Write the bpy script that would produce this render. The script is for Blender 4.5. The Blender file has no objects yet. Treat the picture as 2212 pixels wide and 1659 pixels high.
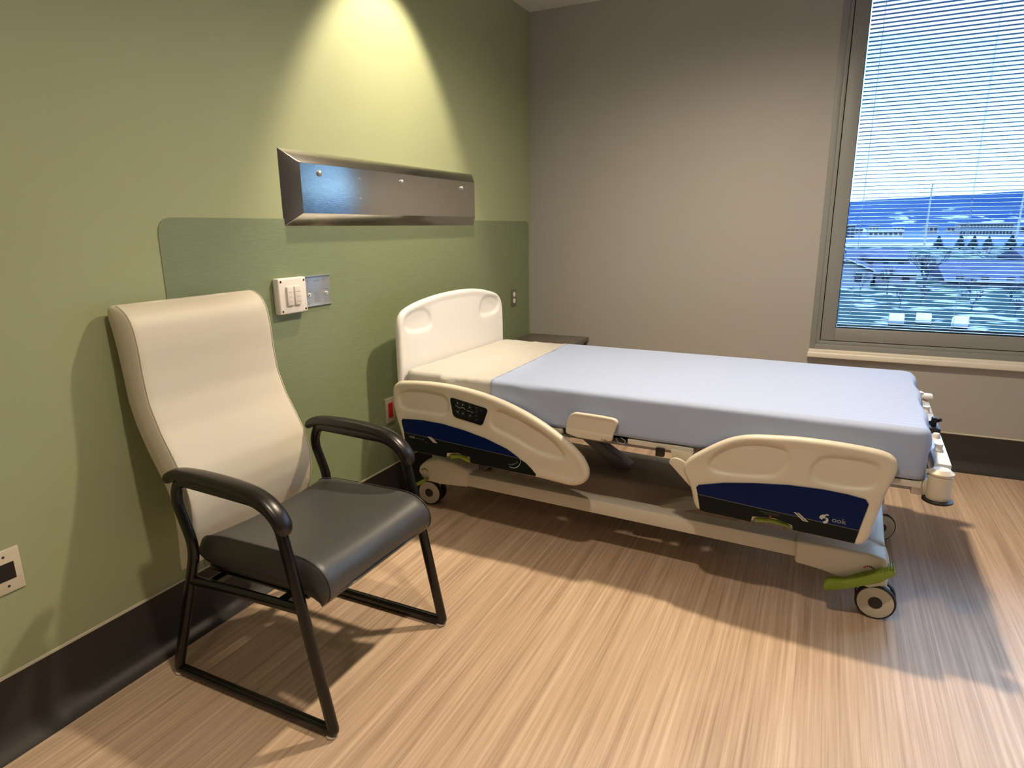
import bpy, bmesh, math, random
import numpy as np
from mathutils import Vector, Matrix
from mathutils.geometry import delaunay_2d_cdt

random.seed(7)
S = bpy.context.scene
COL = S.collection
PI = math.pi

# ------------------------------------------------------------------ camera
cam_d = bpy.data.cameras.new('camera')
cam_d.sensor_fit = 'HORIZONTAL'
cam_d.sensor_width = 36.0
cam_d.lens = 22.3895
cam_d.clip_end = 5000
cam = bpy.data.objects.new('camera', cam_d)
COL.objects.link(cam)
# columns: camera right / up / back expressed in world axes
_r = Vector((0.900, 0.436, -0.011)); _d = Vector((0.094, -0.219, -0.971)); _f = Vector((-0.426, 0.873, -0.238))
_f.normalize(); _r = (_r - _f * _r.dot(_f)).normalized(); _u = _r.cross(_f)
cam.matrix_world = Matrix(((_r.x, _u.x, -_f.x, 1.805), (_r.y, _u.y, -_f.y, -4.009), (_r.z, _u.z, -_f.z, 1.3125), (0, 0, 0, 1)))
S.camera = cam

# ------------------------------------------------------------------ view + world
S.view_settings.view_transform = 'Standard'
S.view_settings.look = 'None'
S.view_settings.gamma = 1.0
S.view_settings.exposure = 0.25
S.view_settings.use_curve_mapping = False

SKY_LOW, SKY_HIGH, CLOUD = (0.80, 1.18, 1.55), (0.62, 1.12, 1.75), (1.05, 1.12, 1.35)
ZENITH = (15.0, 19.5, 26.0)   # unseen sky overhead, raised to bring more daylight into the room
W = bpy.data.worlds.new('sky'); S.world = W; W.use_nodes = True
nt = W.node_tree; nt.nodes.clear()
wo = nt.nodes.new('ShaderNodeOutputWorld'); bg = nt.nodes.new('ShaderNodeBackground')
tc = nt.nodes.new('ShaderNodeTexCoord'); sp = nt.nodes.new('ShaderNodeSeparateXYZ')
rp = nt.nodes.new('ShaderNodeValToRGB'); ns = nt.nodes.new('ShaderNodeTexNoise'); mp = nt.nodes.new('ShaderNodeMapping')
cr = nt.nodes.new('ShaderNodeValToRGB'); mx = nt.nodes.new('ShaderNodeMix'); mx.data_type = 'RGBA'
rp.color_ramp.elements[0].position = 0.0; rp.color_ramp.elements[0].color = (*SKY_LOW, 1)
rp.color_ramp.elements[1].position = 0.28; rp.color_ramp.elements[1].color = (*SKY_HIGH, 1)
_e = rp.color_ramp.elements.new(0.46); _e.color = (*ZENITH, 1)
mp.inputs['Scale'].default_value = (1.5, 1.5, 9)
ns.inputs['Scale'].default_value = 1.3; ns.inputs['Detail'].default_value = 3
cr.color_ramp.elements[0].position = 0.5; cr.color_ramp.elements[1].position = 0.66
nt.links.new(tc.outputs['Generated'], sp.inputs[0]); nt.links.new(sp.outputs['Z'], rp.inputs[0])
nt.links.new(tc.outputs['Generated'], mp.inputs[0]); nt.links.new(mp.outputs[0], ns.inputs['Vector'])
nt.links.new(ns.outputs['Fac'], cr.inputs[0]); low = nt.nodes.new('ShaderNodeMapRange'); low.inputs['From Min'].default_value = 0.30; low.inputs['From Max'].default_value = 0.26
nt.links.new(sp.outputs['Z'], low.inputs[0]); mlt = nt.nodes.new('ShaderNodeMath'); mlt.operation = 'MULTIPLY'
nt.links.new(low.outputs[0], mlt.inputs[0]); nt.links.new(cr.outputs[0], mlt.inputs[1]); nt.links.new(mlt.outputs[0], mx.inputs['Factor'])
nt.links.new(rp.outputs[0], mx.inputs['A']); mx.inputs['B'].default_value = (*CLOUD, 1)
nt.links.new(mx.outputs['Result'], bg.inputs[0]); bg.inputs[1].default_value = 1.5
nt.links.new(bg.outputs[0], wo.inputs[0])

# lamp settings: x, y, aim (dx, dy), power, spot angle, blend
WARM = (1.0, 0.82, 0.60)
LAMPS = [
    ('white recessed downlight in the ceiling above the middle of the bed', 1.46, -1.51, (0, 0), 178, 166, 1.0, 0.055),
    ('white recessed downlight in the ceiling in front of the armchair', 1.44, -3.13, (0, 0), 80, 156, 1.0, 0.055),
    ('added white fill downlight in the ceiling behind the camera', 1.50, -4.85, (0, 0), 25, 156, 1.0, 0.05),  # unseen lamp, added to raise the ambient light
    ('white adjustable downlight in the ceiling close to the green wall', 0.52, -1.55, (-0.50, 0), 75, 72, 0.45, 0.03),
]

# ------------------------------------------------------------------ materials
def lin(r, g, b):
    f = lambda c: (c / 255) / 12.92 if c <= 10.3 else (((c / 255) + 0.055) / 1.055) ** 2.4
    return (f(r), f(g), f(b))
def M(name, col, rough=0.5, metal=0.0, bump=0.0, bscale=200.0, bstretch=(1, 1, 1), vary=0.0, vscale=5.0, spec=0.5, coat=0.0):
    m = bpy.data.materials.new(name); m.use_nodes = True
    n = m.node_tree; b = n.nodes['Principled BSDF']
    b.inputs['Base Color'].default_value = (*col, 1)
    b.inputs['Roughness'].default_value = rough; b.inputs['Metallic'].default_value = metal
    b.inputs['Specular IOR Level'].default_value = spec
    if coat: b.inputs['Coat Weight'].default_value = coat; b.inputs['Coat Roughness'].default_value = 0.12
    t = n.nodes.new('ShaderNodeTexCoord'); mpn = n.nodes.new('ShaderNodeMapping'); mpn.inputs['Scale'].default_value = bstretch
    n.links.new(t.outputs['Object'], mpn.inputs[0])
    if bump:
        x = n.nodes.new('ShaderNodeTexNoise'); x.inputs['Scale'].default_value = bscale; x.inputs['Detail'].default_value = 2
        bp = n.nodes.new('ShaderNodeBump'); bp.inputs['Strength'].default_value = bump; bp.inputs['Distance'].default_value = 0.002
        n.links.new(mpn.outputs[0], x.inputs['Vector']); n.links.new(x.outputs['Fac'], bp.inputs['Height']); n.links.new(bp.outputs[0], b.inputs['Normal'])
    if vary:
        x = n.nodes.new('ShaderNodeTexNoise'); x.inputs['Scale'].default_value = vscale; x.inputs['Detail'].default_value = 4
        r = n.nodes.new('ShaderNodeValToRGB')
        r.color_ramp.elements[0].position = 0.3; r.color_ramp.elements[0].color = (*[c * (1 - vary) for c in col], 1)
        r.color_ramp.elements[1].position = 0.7; r.color_ramp.elements[1].color = (*[min(1, c * (1 + vary)) for c in col], 1)
        n.links.new(mpn.outputs[0], x.inputs['Vector']); n.links.new(x.outputs['Fac'], r.inputs[0]); n.links.new(r.outputs[0], b.inputs['Base Color'])
    return m

m_green = M('olive_wall_paint', (0.35, 0.39, 0.225), 0.62, bump=0.12, bscale=260, vary=0.02, vscale=3)
m_guard = M('wall_guard_sheet', (0.20, 0.25, 0.14), 0.42, bump=0.25, bscale=150, bstretch=(1, 0.25, 3.0), vary=0.05, vscale=60)
m_beige = M('warm_grey_wall_paint', (0.41, 0.395, 0.37), 0.65, bump=0.12, bscale=260)
m_ceil = M('ceiling_paint', (0.62, 0.60, 0.55), 0.8)
m_base = M('rubber_base', (0.030, 0.026, 0.023), 0.6, bump=0.1, bscale=90)
m_caulk = M('caulk_line', (0.55, 0.52, 0.40), 0.5)
m_steel = M('brushed_stainless', (0.68, 0.66, 0.63), 0.15, 1.0, bump=0.10, bscale=40, bstretch=(1, 1, 14))
m_plate = M('satin_steel_plate', (0.50, 0.54, 0.58), 0.38, 0.8, bump=0.1, bscale=60)
m_wplast = M('white_plastic', (0.78, 0.74, 0.70), 0.38)
m_ivory = M('warm_ivory_plastic', (0.66, 0.60, 0.50), 0.42, bump=0.05, bscale=300)
m_bedwhite = M('white_bed_plastic', (0.78, 0.77, 0.77), 0.38, bump=0.04, bscale=300)
m_powder = M('white_powder_coat', (0.66, 0.62, 0.54), 0.35)
m_navy = M('navy_film', (0.001, 0.010, 0.075), 0.35, spec=0.12)
m_dark = M('charcoal_film', (0.007, 0.010, 0.010), 0.35, spec=0.12)
m_silver = M('silver_print', (0.55, 0.54, 0.50), 0.4)
m_dimsilver = M('dim_silver_print', (0.12, 0.12, 0.11), 0.4)
m_lime = M('lime_plastic', (0.19, 0.27, 0.02), 0.45)
m_key = M('keypad_black', (0.003, 0.004, 0.006), 0.25)
m_keyg = M('keypad_grey_print', (0.22, 0.22, 0.21), 0.5)
m_keydim = M('keypad_dim_print', (0.035, 0.035, 0.035), 0.5)
m_black = M('black_plastic', (0.008, 0.008, 0.008), 0.4)
m_tyre = M('black_rubber', (0.010, 0.009, 0.009), 0.55)
m_hub = M('hub_cap_dark', (0.035, 0.03, 0.028), 0.45)
m_greymetal = M('grey_painted_metal', (0.27, 0.27, 0.29), 0.42)
m_taupe = M('taupe_shroud', (0.30, 0.26, 0.215), 0.5, bump=0.05)
m_red = M('red_plastic', (0.40, 0.012, 0.008), 0.35)
m_vinyl_c = M('cream_vinyl', (0.66, 0.61, 0.50), 0.46, bump=0.10, bscale=420)
m_vinyl_g = M('charcoal_vinyl', (0.055, 0.056, 0.056), 0.40, bump=0.12, bscale=420)
m_frame = M('black_chair_enamel', (0.0045, 0.004, 0.004), 0.24)
m_arm = M('dark_arm_polymer', (0.012, 0.009, 0.008), 0.30)
m_glide = M('pale_glide', (0.62, 0.52, 0.45), 0.5)
m_wsheet = M('white_sheet_cloth', (0.50, 0.485, 0.455), 0.8, bump=0.6, bscale=24, vary=0.02)
m_blue = M('blue_sheet_cloth', (0.385, 0.465, 0.68), 0.75, bump=0.2, bscale=50)
m_mattress = M('navy_mattress_cover', (0.02, 0.02, 0.05), 0.5)
m_stand = M('taupe_laminate', (0.13, 0.11, 0.09), 0.32)
m_wframe = M('anodised_window_frame', (0.27, 0.275, 0.27), 0.45)
m_gap = M('black_gasket', (0.01, 0.01, 0.01), 0.6)
m_sill = M('painted_sill', (0.78, 0.74, 0.66), 0.4)
m_slat = M('blind_slat', (0.085, 0.15, 0.25), 0.5)
m_cord = M('blind_cord', (0.5, 0.6, 0.7), 0.6)

def floor_mat():
    m = bpy.data.materials.new('streaked_wood_vinyl'); m.use_nodes = True
    n = m.node_tree; b = n.nodes['Principled BSDF']; L = n.links.new
    t = n.nodes.new('ShaderNodeTexCoord')
    def noise(scale, sc, det, lac=2.0):
        a = n.nodes.new('ShaderNodeMapping'); a.inputs['Scale'].default_value = sc
        x = n.nodes.new('ShaderNodeTexNoise'); x.inputs['Scale'].default_value = scale; x.inputs['Detail'].default_value = det
        L(t.outputs['Object'], a.inputs[0]); L(a.outputs[0], x.inputs['Vector']); return x
    a = noise(1, (95, 1.3, 1), 4); c = noise(1, (24, 0.6, 1), 3); e = noise(1, (230, 5, 1), 2)
    s1 = n.nodes.new('ShaderNodeMath'); s1.operation = 'MULTIPLY'; s1.inputs[1].default_value = 0.50; L(a.outputs['Fac'], s1.inputs[0])
    s2 = n.nodes.new('ShaderNodeMath'); s2.operation = 'MULTIPLY_ADD'; s2.inputs[1].default_value = 0.30; L(c.outputs['Fac'], s2.inputs[0]); L(s1.outputs[0], s2.inputs[2])
    s3 = n.nodes.new('ShaderNodeMath'); s3.operation = 'MULTIPLY_ADD'; s3.inputs[1].default_value = 0.20; L(e.outputs['Fac'], s3.inputs[0]); L(s2.outputs[0], s3.inputs[2])
    r = n.nodes.new('ShaderNodeValToRGB'); els = r.color_ramp.elements
    els[0].position = 0.36; els[0].color = (0.405, 0.277, 0.188, 1)
    els[1].position = 0.66; els[1].color = (0.750, 0.578, 0.427, 1)
    k = els.new(0.47); k.color = (0.547, 0.390, 0.273, 1)
    k = els.new(0.54); k.color = (0.630, 0.458, 0.323, 1)
    L(s3.outputs[0], r.inputs[0]); L(r.outputs[0], b.inputs['Base Color'])
    b.inputs['Roughness'].default_value = 0.42; b.inputs['Specular IOR Level'].default_value = 0.4
    bp = n.nodes.new('ShaderNodeBump'); bp.inputs['Strength'].default_value = 0.05; bp.inputs['Distance'].default_value = 0.001
    L(s3.outputs[0], bp.inputs['Height']); L(bp.outputs[0], b.inputs['Normal'])
    return m
m_floor = floor_mat()

def glass_mat():
    m = bpy.data.materials.new('window_glass'); m.use_nodes = True
    n = m.node_tree; n.nodes.clear(); L = n.links.new
    o = n.nodes.new('ShaderNodeOutputMaterial'); t = n.nodes.new('ShaderNodeBsdfTransparent'); g = n.nodes.new('ShaderNodeBsdfGlossy')
    f = n.nodes.new('ShaderNodeFresnel'); f.inputs['IOR'].default_value = 1.25; x = n.nodes.new('ShaderNodeMixShader')
    t.inputs[0].default_value = (0.93, 0.97, 0.99, 1); g.inputs['Roughness'].default_value = 0.02
    L(f.outputs[0], x.inputs[0]); L(t.outputs[0], x.inputs[1]); L(g.outputs[0], x.inputs[2]); L(x.outputs[0], o.inputs[0])
    return m
m_glass = glass_mat()

def patch_mat(name, c1, c2, scale, lo, hi, stretch=(1, 1, 1), rough=0.8, detail=4):
    m = bpy.data.materials.new(name); m.use_nodes = True
    n = m.node_tree; b = n.nodes['Principled BSDF']; L = n.links.new
    t = n.nodes.new('ShaderNodeTexCoord'); a = n.nodes.new('ShaderNodeMapping'); a.inputs['Scale'].default_value = stretch
    x = n.nodes.new('ShaderNodeTexNoise'); x.inputs['Scale'].default_value = scale; x.inputs['Detail'].default_value = detail
    r = n.nodes.new('ShaderNodeValToRGB'); r.color_ramp.elements[0].position = lo; r.color_ramp.elements[1].position = hi
    r.color_ramp.elements[0].color = (*c1, 1); r.color_ramp.elements[1].color = (*c2, 1)
    L(t.outputs['Object'], a.inputs[0]); L(a.outputs[0], x.inputs['Vector']); L(x.outputs['Fac'], r.inputs[0]); L(r.outputs[0], b.inputs['Base Color'])
    b.inputs['Roughness'].default_value = rough; b.inputs['Specular IOR Level'].default_value = 0.15
    return m

# ------------------------------------------------------------------ geometry helpers
class MB:
    def __init__(s): s.v = []; s.f = []; s.m = []
    def add(s, verts, faces, mi=0):
        o = len(s.v); s.v += [tuple(v) for v in verts]; s.f += [tuple(i + o for i in f) for f in faces]; s.m += [mi] * len(faces); return s
    def box(s, a, b, bev=0.0, mi=0, seg=2, mtx=None):
        x0, y0, z0 = [min(p, q) for p, q in zip(a, b)]; x1, y1, z1 = [max(p, q) for p, q in zip(a, b)]
        bm = bmesh.new(); bmesh.ops.create_cube(bm, size=1)
        for v in bm.verts: v.co = Vector(((x0 + x1) / 2 + v.co.x * (x1 - x0), (y0 + y1) / 2 + v.co.y * (y1 - y0), (z0 + z1) / 2 + v.co.z * (z1 - z0)))
        if bev: bmesh.ops.bevel(bm, geom=list(bm.edges), offset=bev, segments=seg, profile=0.5, affect='EDGES')
        return s.frombm(bm, mi, mtx)
    def frombm(s, bm, mi=0, mtx=None):
        bm.verts.index_update()
        vs = [(mtx @ v.co if mtx else v.co.copy()) for v in bm.verts]
        s.add(vs, [[v.index for v in f.verts] for f in bm.faces], mi); bm.free(); return s
    def prism(s, poly, fn, d0, d1, bev=0.0, mi=0, seg=2):
        """poly of (u, v); fn(u, v, w) -> point; extruded w from d0 to d1"""
        bm = bmesh.new()
        a = [bm.verts.new(fn(u, v, d0)) for u, v in poly]; b = [bm.verts.new(fn(u, v, d1)) for u, v in poly]
        n = len(poly); bm.faces.new(a); bm.faces.new(b[::-1])
        for i in range(n): bm.faces.new((a[i], b[i], b[(i + 1) % n], a[(i + 1) % n]))
        bmesh.ops.recalc_face_normals(bm, faces=bm.faces)
        if bev: 
            ed = [e for e in bm.edges if len(e.link_faces) == 2 and e.calc_face_angle(0) > 0.6]
            bmesh.ops.bevel(bm, geom=ed, offset=bev, segments=seg, profile=0.5, affect='EDGES')
        return s.frombm(bm, mi)
    def cyl(s, p0, p1, r0, r1=None, n=24, mi=0, caps=True):
        r1 = r0 if r1 is None else r1
        p0 = Vector(p0); p1 = Vector(p1); d = (p1 - p0).normalized()
        a = d.orthogonal().normalized(); b = d.cross(a)
        vs = []
        for p, r in ((p0, r0), (p1, r1)):
            for i in range(n):
                t = 2 * PI * i / n; vs.append(p + a * (r * math.cos(t)) + b * (r * math.sin(t)))
        fs = [(i, (i + 1) % n, n + (i + 1) % n, n + i) for i in range(n)]
        if caps: fs += [tuple(range(n))[::-1], tuple(range(n, 2 * n))]
        return s.add(vs, fs, mi)
    def lathe(s, c, axis, prof, n=32, mi=0):
        """prof: list of (r, h) along axis from centre c"""
        c = Vector(c); d = Vector(axis).normalized(); a = d.orthogonal().normalized(); b = d.cross(a); vs = []; fs = []
        for r, h in prof:
            for i in range(n):
                t = 2 * PI * i / n; vs.append(c + d * h + a * (r * math.cos(t)) + b * (r * math.sin(t)))
        for k in range(len(prof) - 1):
            for i in range(n):
                j = (i + 1) % n; fs.append((k * n + i, k * n + j, (k + 1) * n + j, (k + 1) * n + i))
        fs += [tuple(range(n))[::-1], tuple(range((len(prof) - 1) * n, len(prof) * n))]
        return s.add(vs, fs, mi)
    def sweep(s, path, ra, rb, side, n=14, mi=0, closed=False, scale=None, pw=1.0):
        """sweep of an ellipse/superellipse; ra along in-plane normal, rb along 'side'"""
        P = [Vector(p) for p in path]; side = Vector(side).normalized(); N = len(P); vs = []; fs = []
        for i, p in enumerate(P):
            if closed: t = P[(i + 1) % N] - P[i - 1]
            else: t = P[min(i + 1, N - 1)] - P[max(i - 1, 0)]
            t.normalize(); sd = (side - t * side.dot(t)).normalized(); nn = sd.cross(t)
            k = scale[i] if scale else 1.0
            for j in range(n):
                a = 2 * PI * j / n; ca, sa = math.cos(a), math.sin(a)
                ca = math.copysign(abs(ca) ** pw, ca); sa = math.copysign(abs(sa) ** pw, sa)
                vs.append(p + nn * (ra * k * ca) + sd * (rb * k * sa))
        R = N if closed else N - 1
        for i in range(R):
            for j in range(n):
                q = (j + 1) % n; i2 = (i + 1) % N; fs.append((i * n + j, i * n + q, i2 * n + q, i2 * n + j))
        if not closed: fs += [tuple(range(n))[::-1], tuple(range((N - 1) * n, N * n))]
        return s.add(vs, fs, mi)
    def text(s, body, size, fn, mi=0, ext=0.0004, align='LEFT', shear=0.0, width=1.0):
        cu = bpy.data.curves.new('t', 'FONT'); cu.body = body; cu.size = size; cu.extrude = ext; cu.align_x = align; cu.shear = shear
        cu.resolution_u = 3
        ob = bpy.data.objects.new('t', cu); COL.objects.link(ob); bpy.context.view_layer.update()
        ev = ob.evaluated_get(bpy.context.evaluated_depsgraph_get()); me = bpy.data.meshes.new_from_object(ev)
        s.add([fn(v.co.x * width, v.co.y, v.co.z) for v in me.vertices], [tuple(p.vertices) for p in me.polygons], mi)
        bpy.data.objects.remove(ob); bpy.data.curves.remove(cu); bpy.data.meshes.remove(me); return s
    def build(s, name, mats, parent=None, smooth=True, angle=40, kind=None):
        me = bpy.data.meshes.new(name); me.from_pydata(s.v, [], s.f)
        if not isinstance(mats, (list, tuple)): mats = [mats]
        for m in mats: me.materials.append(m)
        if len(mats) > 1:
            for p, i in zip(me.polygons, s.m): p.material_index = i
        bm = bmesh.new(); bm.from_mesh(me); bmesh.ops.recalc_face_normals(bm, faces=bm.faces)
        if smooth:
            for f in bm.faces: f.smooth = True
            for e in bm.edges:
                if len(e.link_faces) == 2 and e.calc_face_angle(0) > math.radians(angle): e.smooth = False
        bm.to_mesh(me); bm.free()
        o = bpy.data.objects.new(name, me); COL.objects.link(o)
        if parent: o.parent = parent
        if kind: o['kind'] = kind
        return o

def tag(o, label, cat, group=None, kind=None):
    o['label'] = label; o['category'] = cat
    if group: o['group'] = group
    if kind: o['kind'] = kind
    return o
def thing(name, label, cat, loc=(0, 0, 0), rz=0.0, group=None, kind=None):
    o = bpy.data.objects.new(name, None); COL.objects.link(o); o.location = loc; o.rotation_euler = (0, 0, rz)
    o.empty_display_size = 0.1
    return tag(o, label, cat, group, kind)
def copy_tree(o, parent=None):
    c = o.copy(); COL.objects.link(c); c.parent = parent
    for ch in list(o.children): copy_tree(ch, c)
    return c

def chaikin(p, it=2, closed=True):
    for _ in range(it):
        q = []; n = len(p)
        for i in range(n if closed else n - 1):
            a = p[i]; b = p[(i + 1) % n]
            q += [tuple(a[k] * 0.75 + b[k] * 0.25 for k in range(len(a))), tuple(a[k] * 0.25 + b[k] * 0.75 for k in range(len(a)))]
        if not closed: q = [p[0]] + q + [p[-1]]
        p = q
    return p
def fillet(pts, rad, closed=True, n=5):
    """round the corners of a polyline (any dimension); rad scalar or list"""
    out = []; N = len(pts)
    for i, p in enumerate(pts):
        r = rad[i] if isinstance(rad, (list, tuple)) else rad
        if (not closed and i in (0, N - 1)) or r <= 0: out.append(Vector(p)); continue
        p = Vector(p); a = Vector(pts[i - 1]); b = Vector(pts[(i + 1) % N])
        da = (a - p); db = (b - p); r = min(r, da.length * 0.49, db.length * 0.49)
        s = p + da.normalized() * r; e = p + db.normalized() * r
        for k in range(n + 1):
            t = k / n; out.append(s * (1 - t) ** 2 + p * 2 * t * (1 - t) + e * t * t)
    return out
def resample(p, h, closed=True):
    P = np.array(p, float); Q = np.vstack([P, P[:1]]) if closed else P
    d = np.linalg.norm(np.diff(Q, axis=0), axis=1); s = np.concatenate([[0], np.cumsum(d)]); L = s[-1]; n = max(4, int(round(L / h)))
    t = np.linspace(0, L, n + 1)
    R = np.stack([np.interp(t, s, Q[:, k]) for k in range(Q.shape[1])], 1)
    return R[:-1] if closed else R
def sdf(pts, poly):
    """positive inside"""
    P = np.asarray(pts, float); A = np.asarray(poly, float); B = np.roll(A, -1, axis=0)
    d = np.full(len(P), 1e9); ins = np.zeros(len(P), bool)
    for a, b in zip(A, B):
        ab = b - a; t = np.clip(((P - a) @ ab) / (ab @ ab + 1e-18), 0, 1)
        d = np.minimum(d, np.linalg.norm(P - (a + t[:, None] * ab), axis=1))
        c = ((a[1] > P[:, 1]) != (b[1] > P[:, 1]))
        with np.errstate(divide='ignore', invalid='ignore'):
            ins ^= c & (P[:, 0] < (b[0] - a[0]) * (P[:, 1] - a[1]) / (b[1] - a[1]) + a[0])
    return np.where(ins, d, -d)
def offset(poly, d):
    P = np.asarray(poly, float); T = np.roll(P, -1, 0) - np.roll(P, 1, 0); T /= np.linalg.norm(T, axis=1)[:, None] + 1e-12
    N = np.stack([-T[:, 1], T[:, 0]], 1)
    area = 0.5 * np.sum(P[:, 0] * np.roll(P[:, 1], -1) - np.roll(P[:, 0], -1) * P[:, 1])
    if area < 0: N = -N
    return P + N * d
def smst(x): x = np.clip(x, 0, 1); return x * x * (3 - 2 * x)
def panel(mb, outline, fn, T, r, rim=0.0, recesses=(), h=0.008, grid=0.014, rw=0.012):
    """moulded panel: fn(u, v, w), w=0 front face, w=T back face"""
    O = resample(outline, h)
    pts = [O]
    for k in (0.12, 0.4, 0.75, 1.1, 1.6, 2.2):
        q = offset(O, k * r); dd = sdf(q, O); pts.append(q[dd > k * r * 0.93])
    RC = [resample(rc, h) for rc, _ in recesses]
    for R in RC:
        for k in (-1.2, -0.5, 0, 0.5, 1.0, 1.7):
            q = offset(R, k * rw); dd = sdf(q, R); keep = (np.abs(dd) > abs(k * rw) * 0.9 - 1e-6) & (sdf(q, O) > r * 1.1); pts.append(q[keep])
    lo = O.min(0); hi = O.max(0)
    g = np.array([(x, y) for x in np.arange(lo[0], hi[0], grid) for y in np.arange(lo[1], hi[1], grid)])
    keep = sdf(g, O) > 2.6 * r
    for R in RC: keep &= np.abs(sdf(g, R)) > rw * 2.2
    pts.append(g[keep])
    A = np.vstack(pts); n0 = len(O)
    res = delaunay_2d_cdt([Vector(p) for p in A], [(i, (i + 1) % n0) for i in range(n0)], [], 0, 1e-6)
    V = np.array([tuple(v) for v in res[0]]); F = [f for f in res[2]]
    cen = np.array([V[list(f)].mean(0) for f in F]); ok = sdf(cen, O) > 0; F = [f for f, k in zip(F, ok) if k]
    d = np.clip(sdf(V, O), 0, None); d[d < 1e-5] = 0
    x = np.clip(r - d, 0, r); drop = r - np.sqrt(np.maximum(r * r - x * x, 0))
    front = drop + rim * smst((d - 1.4 * r) / (0.9 * r))
    for R, (rc, dep) in zip(RC, recesses):
        front = front + dep * smst((sdf(V, R) + rw) / (2 * rw))
    n = len(V)
    mb.add([fn(V[i, 0], V[i, 1], front[i]) for i in range(n)] + [fn(V[i, 0], V[i, 1], T - drop[i]) for i in range(n)],
           [tuple(f) for f in F] + [tuple(i + n for i in reversed(f)) for f in F])
    # rim wall between the two outline loops
    cnt = {}
    for f in F:
        for i in range(len(f)):
            e = (f[i], f[(i + 1) % len(f)]); cnt[tuple(sorted(e))] = cnt.get(tuple(sorted(e)), 0) + 1
    o = len(mb.v) - 2 * n
    for (a, b), c in cnt.items():
        if c == 1: mb.f.append((a + o, b + o, b + n + o, a + n + o)); mb.m.append(0)
    return mb
def slab(mb, pairs, W, r, dish=0.0, n=26, fine=5, corner=0.0, mi=0):
    """upholstered slab; pairs of ((xf,zf),(xb,zb)) along its length, swept across local y"""
    A = np.array([(*a, *b) for a, b in pairs], float)
    B = resample(A, 0.012, closed=False)
    # smooth a little
    for _ in range(3): B[1:-1] = (B[:-2] + 2 * B[1:-1] + B[2:]) / 4
    K = len(B); L = np.linspace(0, 1, K)
    ts = np.linspace(0, PI / 2, fine + 1); ys = [-(W - r) - r * math.sin(t) for t in ts[::-1]]; fs = [math.cos(t) for t in ts[::-1]]
    m = np.linspace(-(W - r), W - r, n)[1:-1]; ys += list(m) + [-y for y in ys[::-1]]; fs += [1.0] * len(m) + fs[:fine + 1][::-1]
    J = len(ys); vs = []; faces = []
    for i in range(K):
        f = np.array(B[i, :2]); b = np.array(B[i, 2:]); c = (f + b) / 2; hlf = (f - b) / 2
        l = min(1, (K - 1 - i) * 0.012 / 0.03); w = 1 - corner * (1 - math.sqrt(max(0, 1 - (1 - l) ** 2)))
        nh = hlf / (np.linalg.norm(hlf) + 1e-9)
        for y, q in zip(ys, fs):
            dz = dish * (1 - (y / W) ** 2) * (1 if np.linalg.norm(hlf) > 0.015 else 0)
            p = c + hlf * q - nh * dz; vs.append((p[0], y * w, p[1]))
        for y, q in zip(ys, fs):
            p = c - hlf * q; vs.append((p[0], y * w, p[1]))
    st = 2 * J
    for i in range(K - 1):
        for j in range(J - 1):
            a = i * st + j; faces.append((a, a + 1, a + 1 + st, a + st)); a += J; faces.append((a, a + st, a + st + 1, a + 1))
    for i in (0, K - 1):
        for j in range(J - 1):
            a = i * st + j; faces.append((a, a + 1, a + 1 + J, a + J))
    return mb.add(vs, faces, mi)

# ------------------------------------------------------------------ room shell
RX, RY, RZ = 5.3, -6.3, 2.613
MB().box((-0.2, RY - 0.2, -0.1), (RX + 0.2, 0.25, 0)).build('floor', m_floor, kind='structure', smooth=False)
MB().box((-0.2, RY - 0.2, RZ), (RX + 0.2, 0.25, RZ + 0.1)).build('ceiling', m_ceil, kind='structure', smooth=False)
MB().box((-0.2, RY - 0.2, 0), (0, 0.25, RZ)).build('wall_left', m_green, kind='structure', smooth=False)
MB().box((RX, RY - 0.2, 0), (RX + 0.2, 0.25, RZ)).build('wall_right', m_beige, kind='structure', smooth=False)
MB().box((0, RY - 0.2, 0), (RX, RY, RZ)).build('wall_front', m_beige, kind='structure', smooth=False)
WX0, WX1, WZ0, WZ1 = 1.763, 3.40, 0.618, 2.60
VX0, VX1 = 3.52, 5.12  # opening for the added window, right of the view
b = MB()
b.box((0, 0, 0), (WX0, 0.22, RZ)); b.box((WX1, 0, 0), (VX0, 0.22, RZ)); b.box((VX1, 0, 0), (RX, 0.22, RZ))
for q0, q1 in ((WX0, WX1), (VX0, VX1)): b.box((q0, 0, 0), (q1, 0.22, WZ0)); b.box((q0, 0, WZ1), (q1, 0.22, RZ))
b.build('wall_back', m_beige, kind='structure', smooth=False)

def baseboard(name, fn, length):
    prof = [(0, 0.199), (0.004, 0.199), (0.0045, 0.060)]
    for k in range(1, 8):
        t = k / 7 * PI / 2; prof.append((0.0045 + 0.040 * (0.45 * (1 - math.cos(t)) + 0.55 * k / 7), 0.060 - 0.056 * (0.45 * math.sin(t) + 0.55 * k / 7)))
    prof += [(0.050, 0.0015), (0.050, 0.0), (0, 0)]
    b = MB(); b.prism(prof, lambda u, v, w: fn(u, w, v), 0, length)
    o = b.build(name, m_base, kind='structure')
    c = MB(); c.prism([(0, 0.199), (0.0055, 0.199), (0.0045, 0.2045), (0, 0.206)], lambda u, v, w: fn(u, w, v), 0, length)
    c.build('caulk_line', m_caulk, o)
baseboard('baseboard_left', lambda u, w, v: (u, RY + w, v), -RY)
baseboard('baseboard_back', lambda u, w, v: (w, -u, v), RX)
baseboard('baseboard_right', lambda u, w, v: (RX - u, RY + w, v), -RY)

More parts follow.
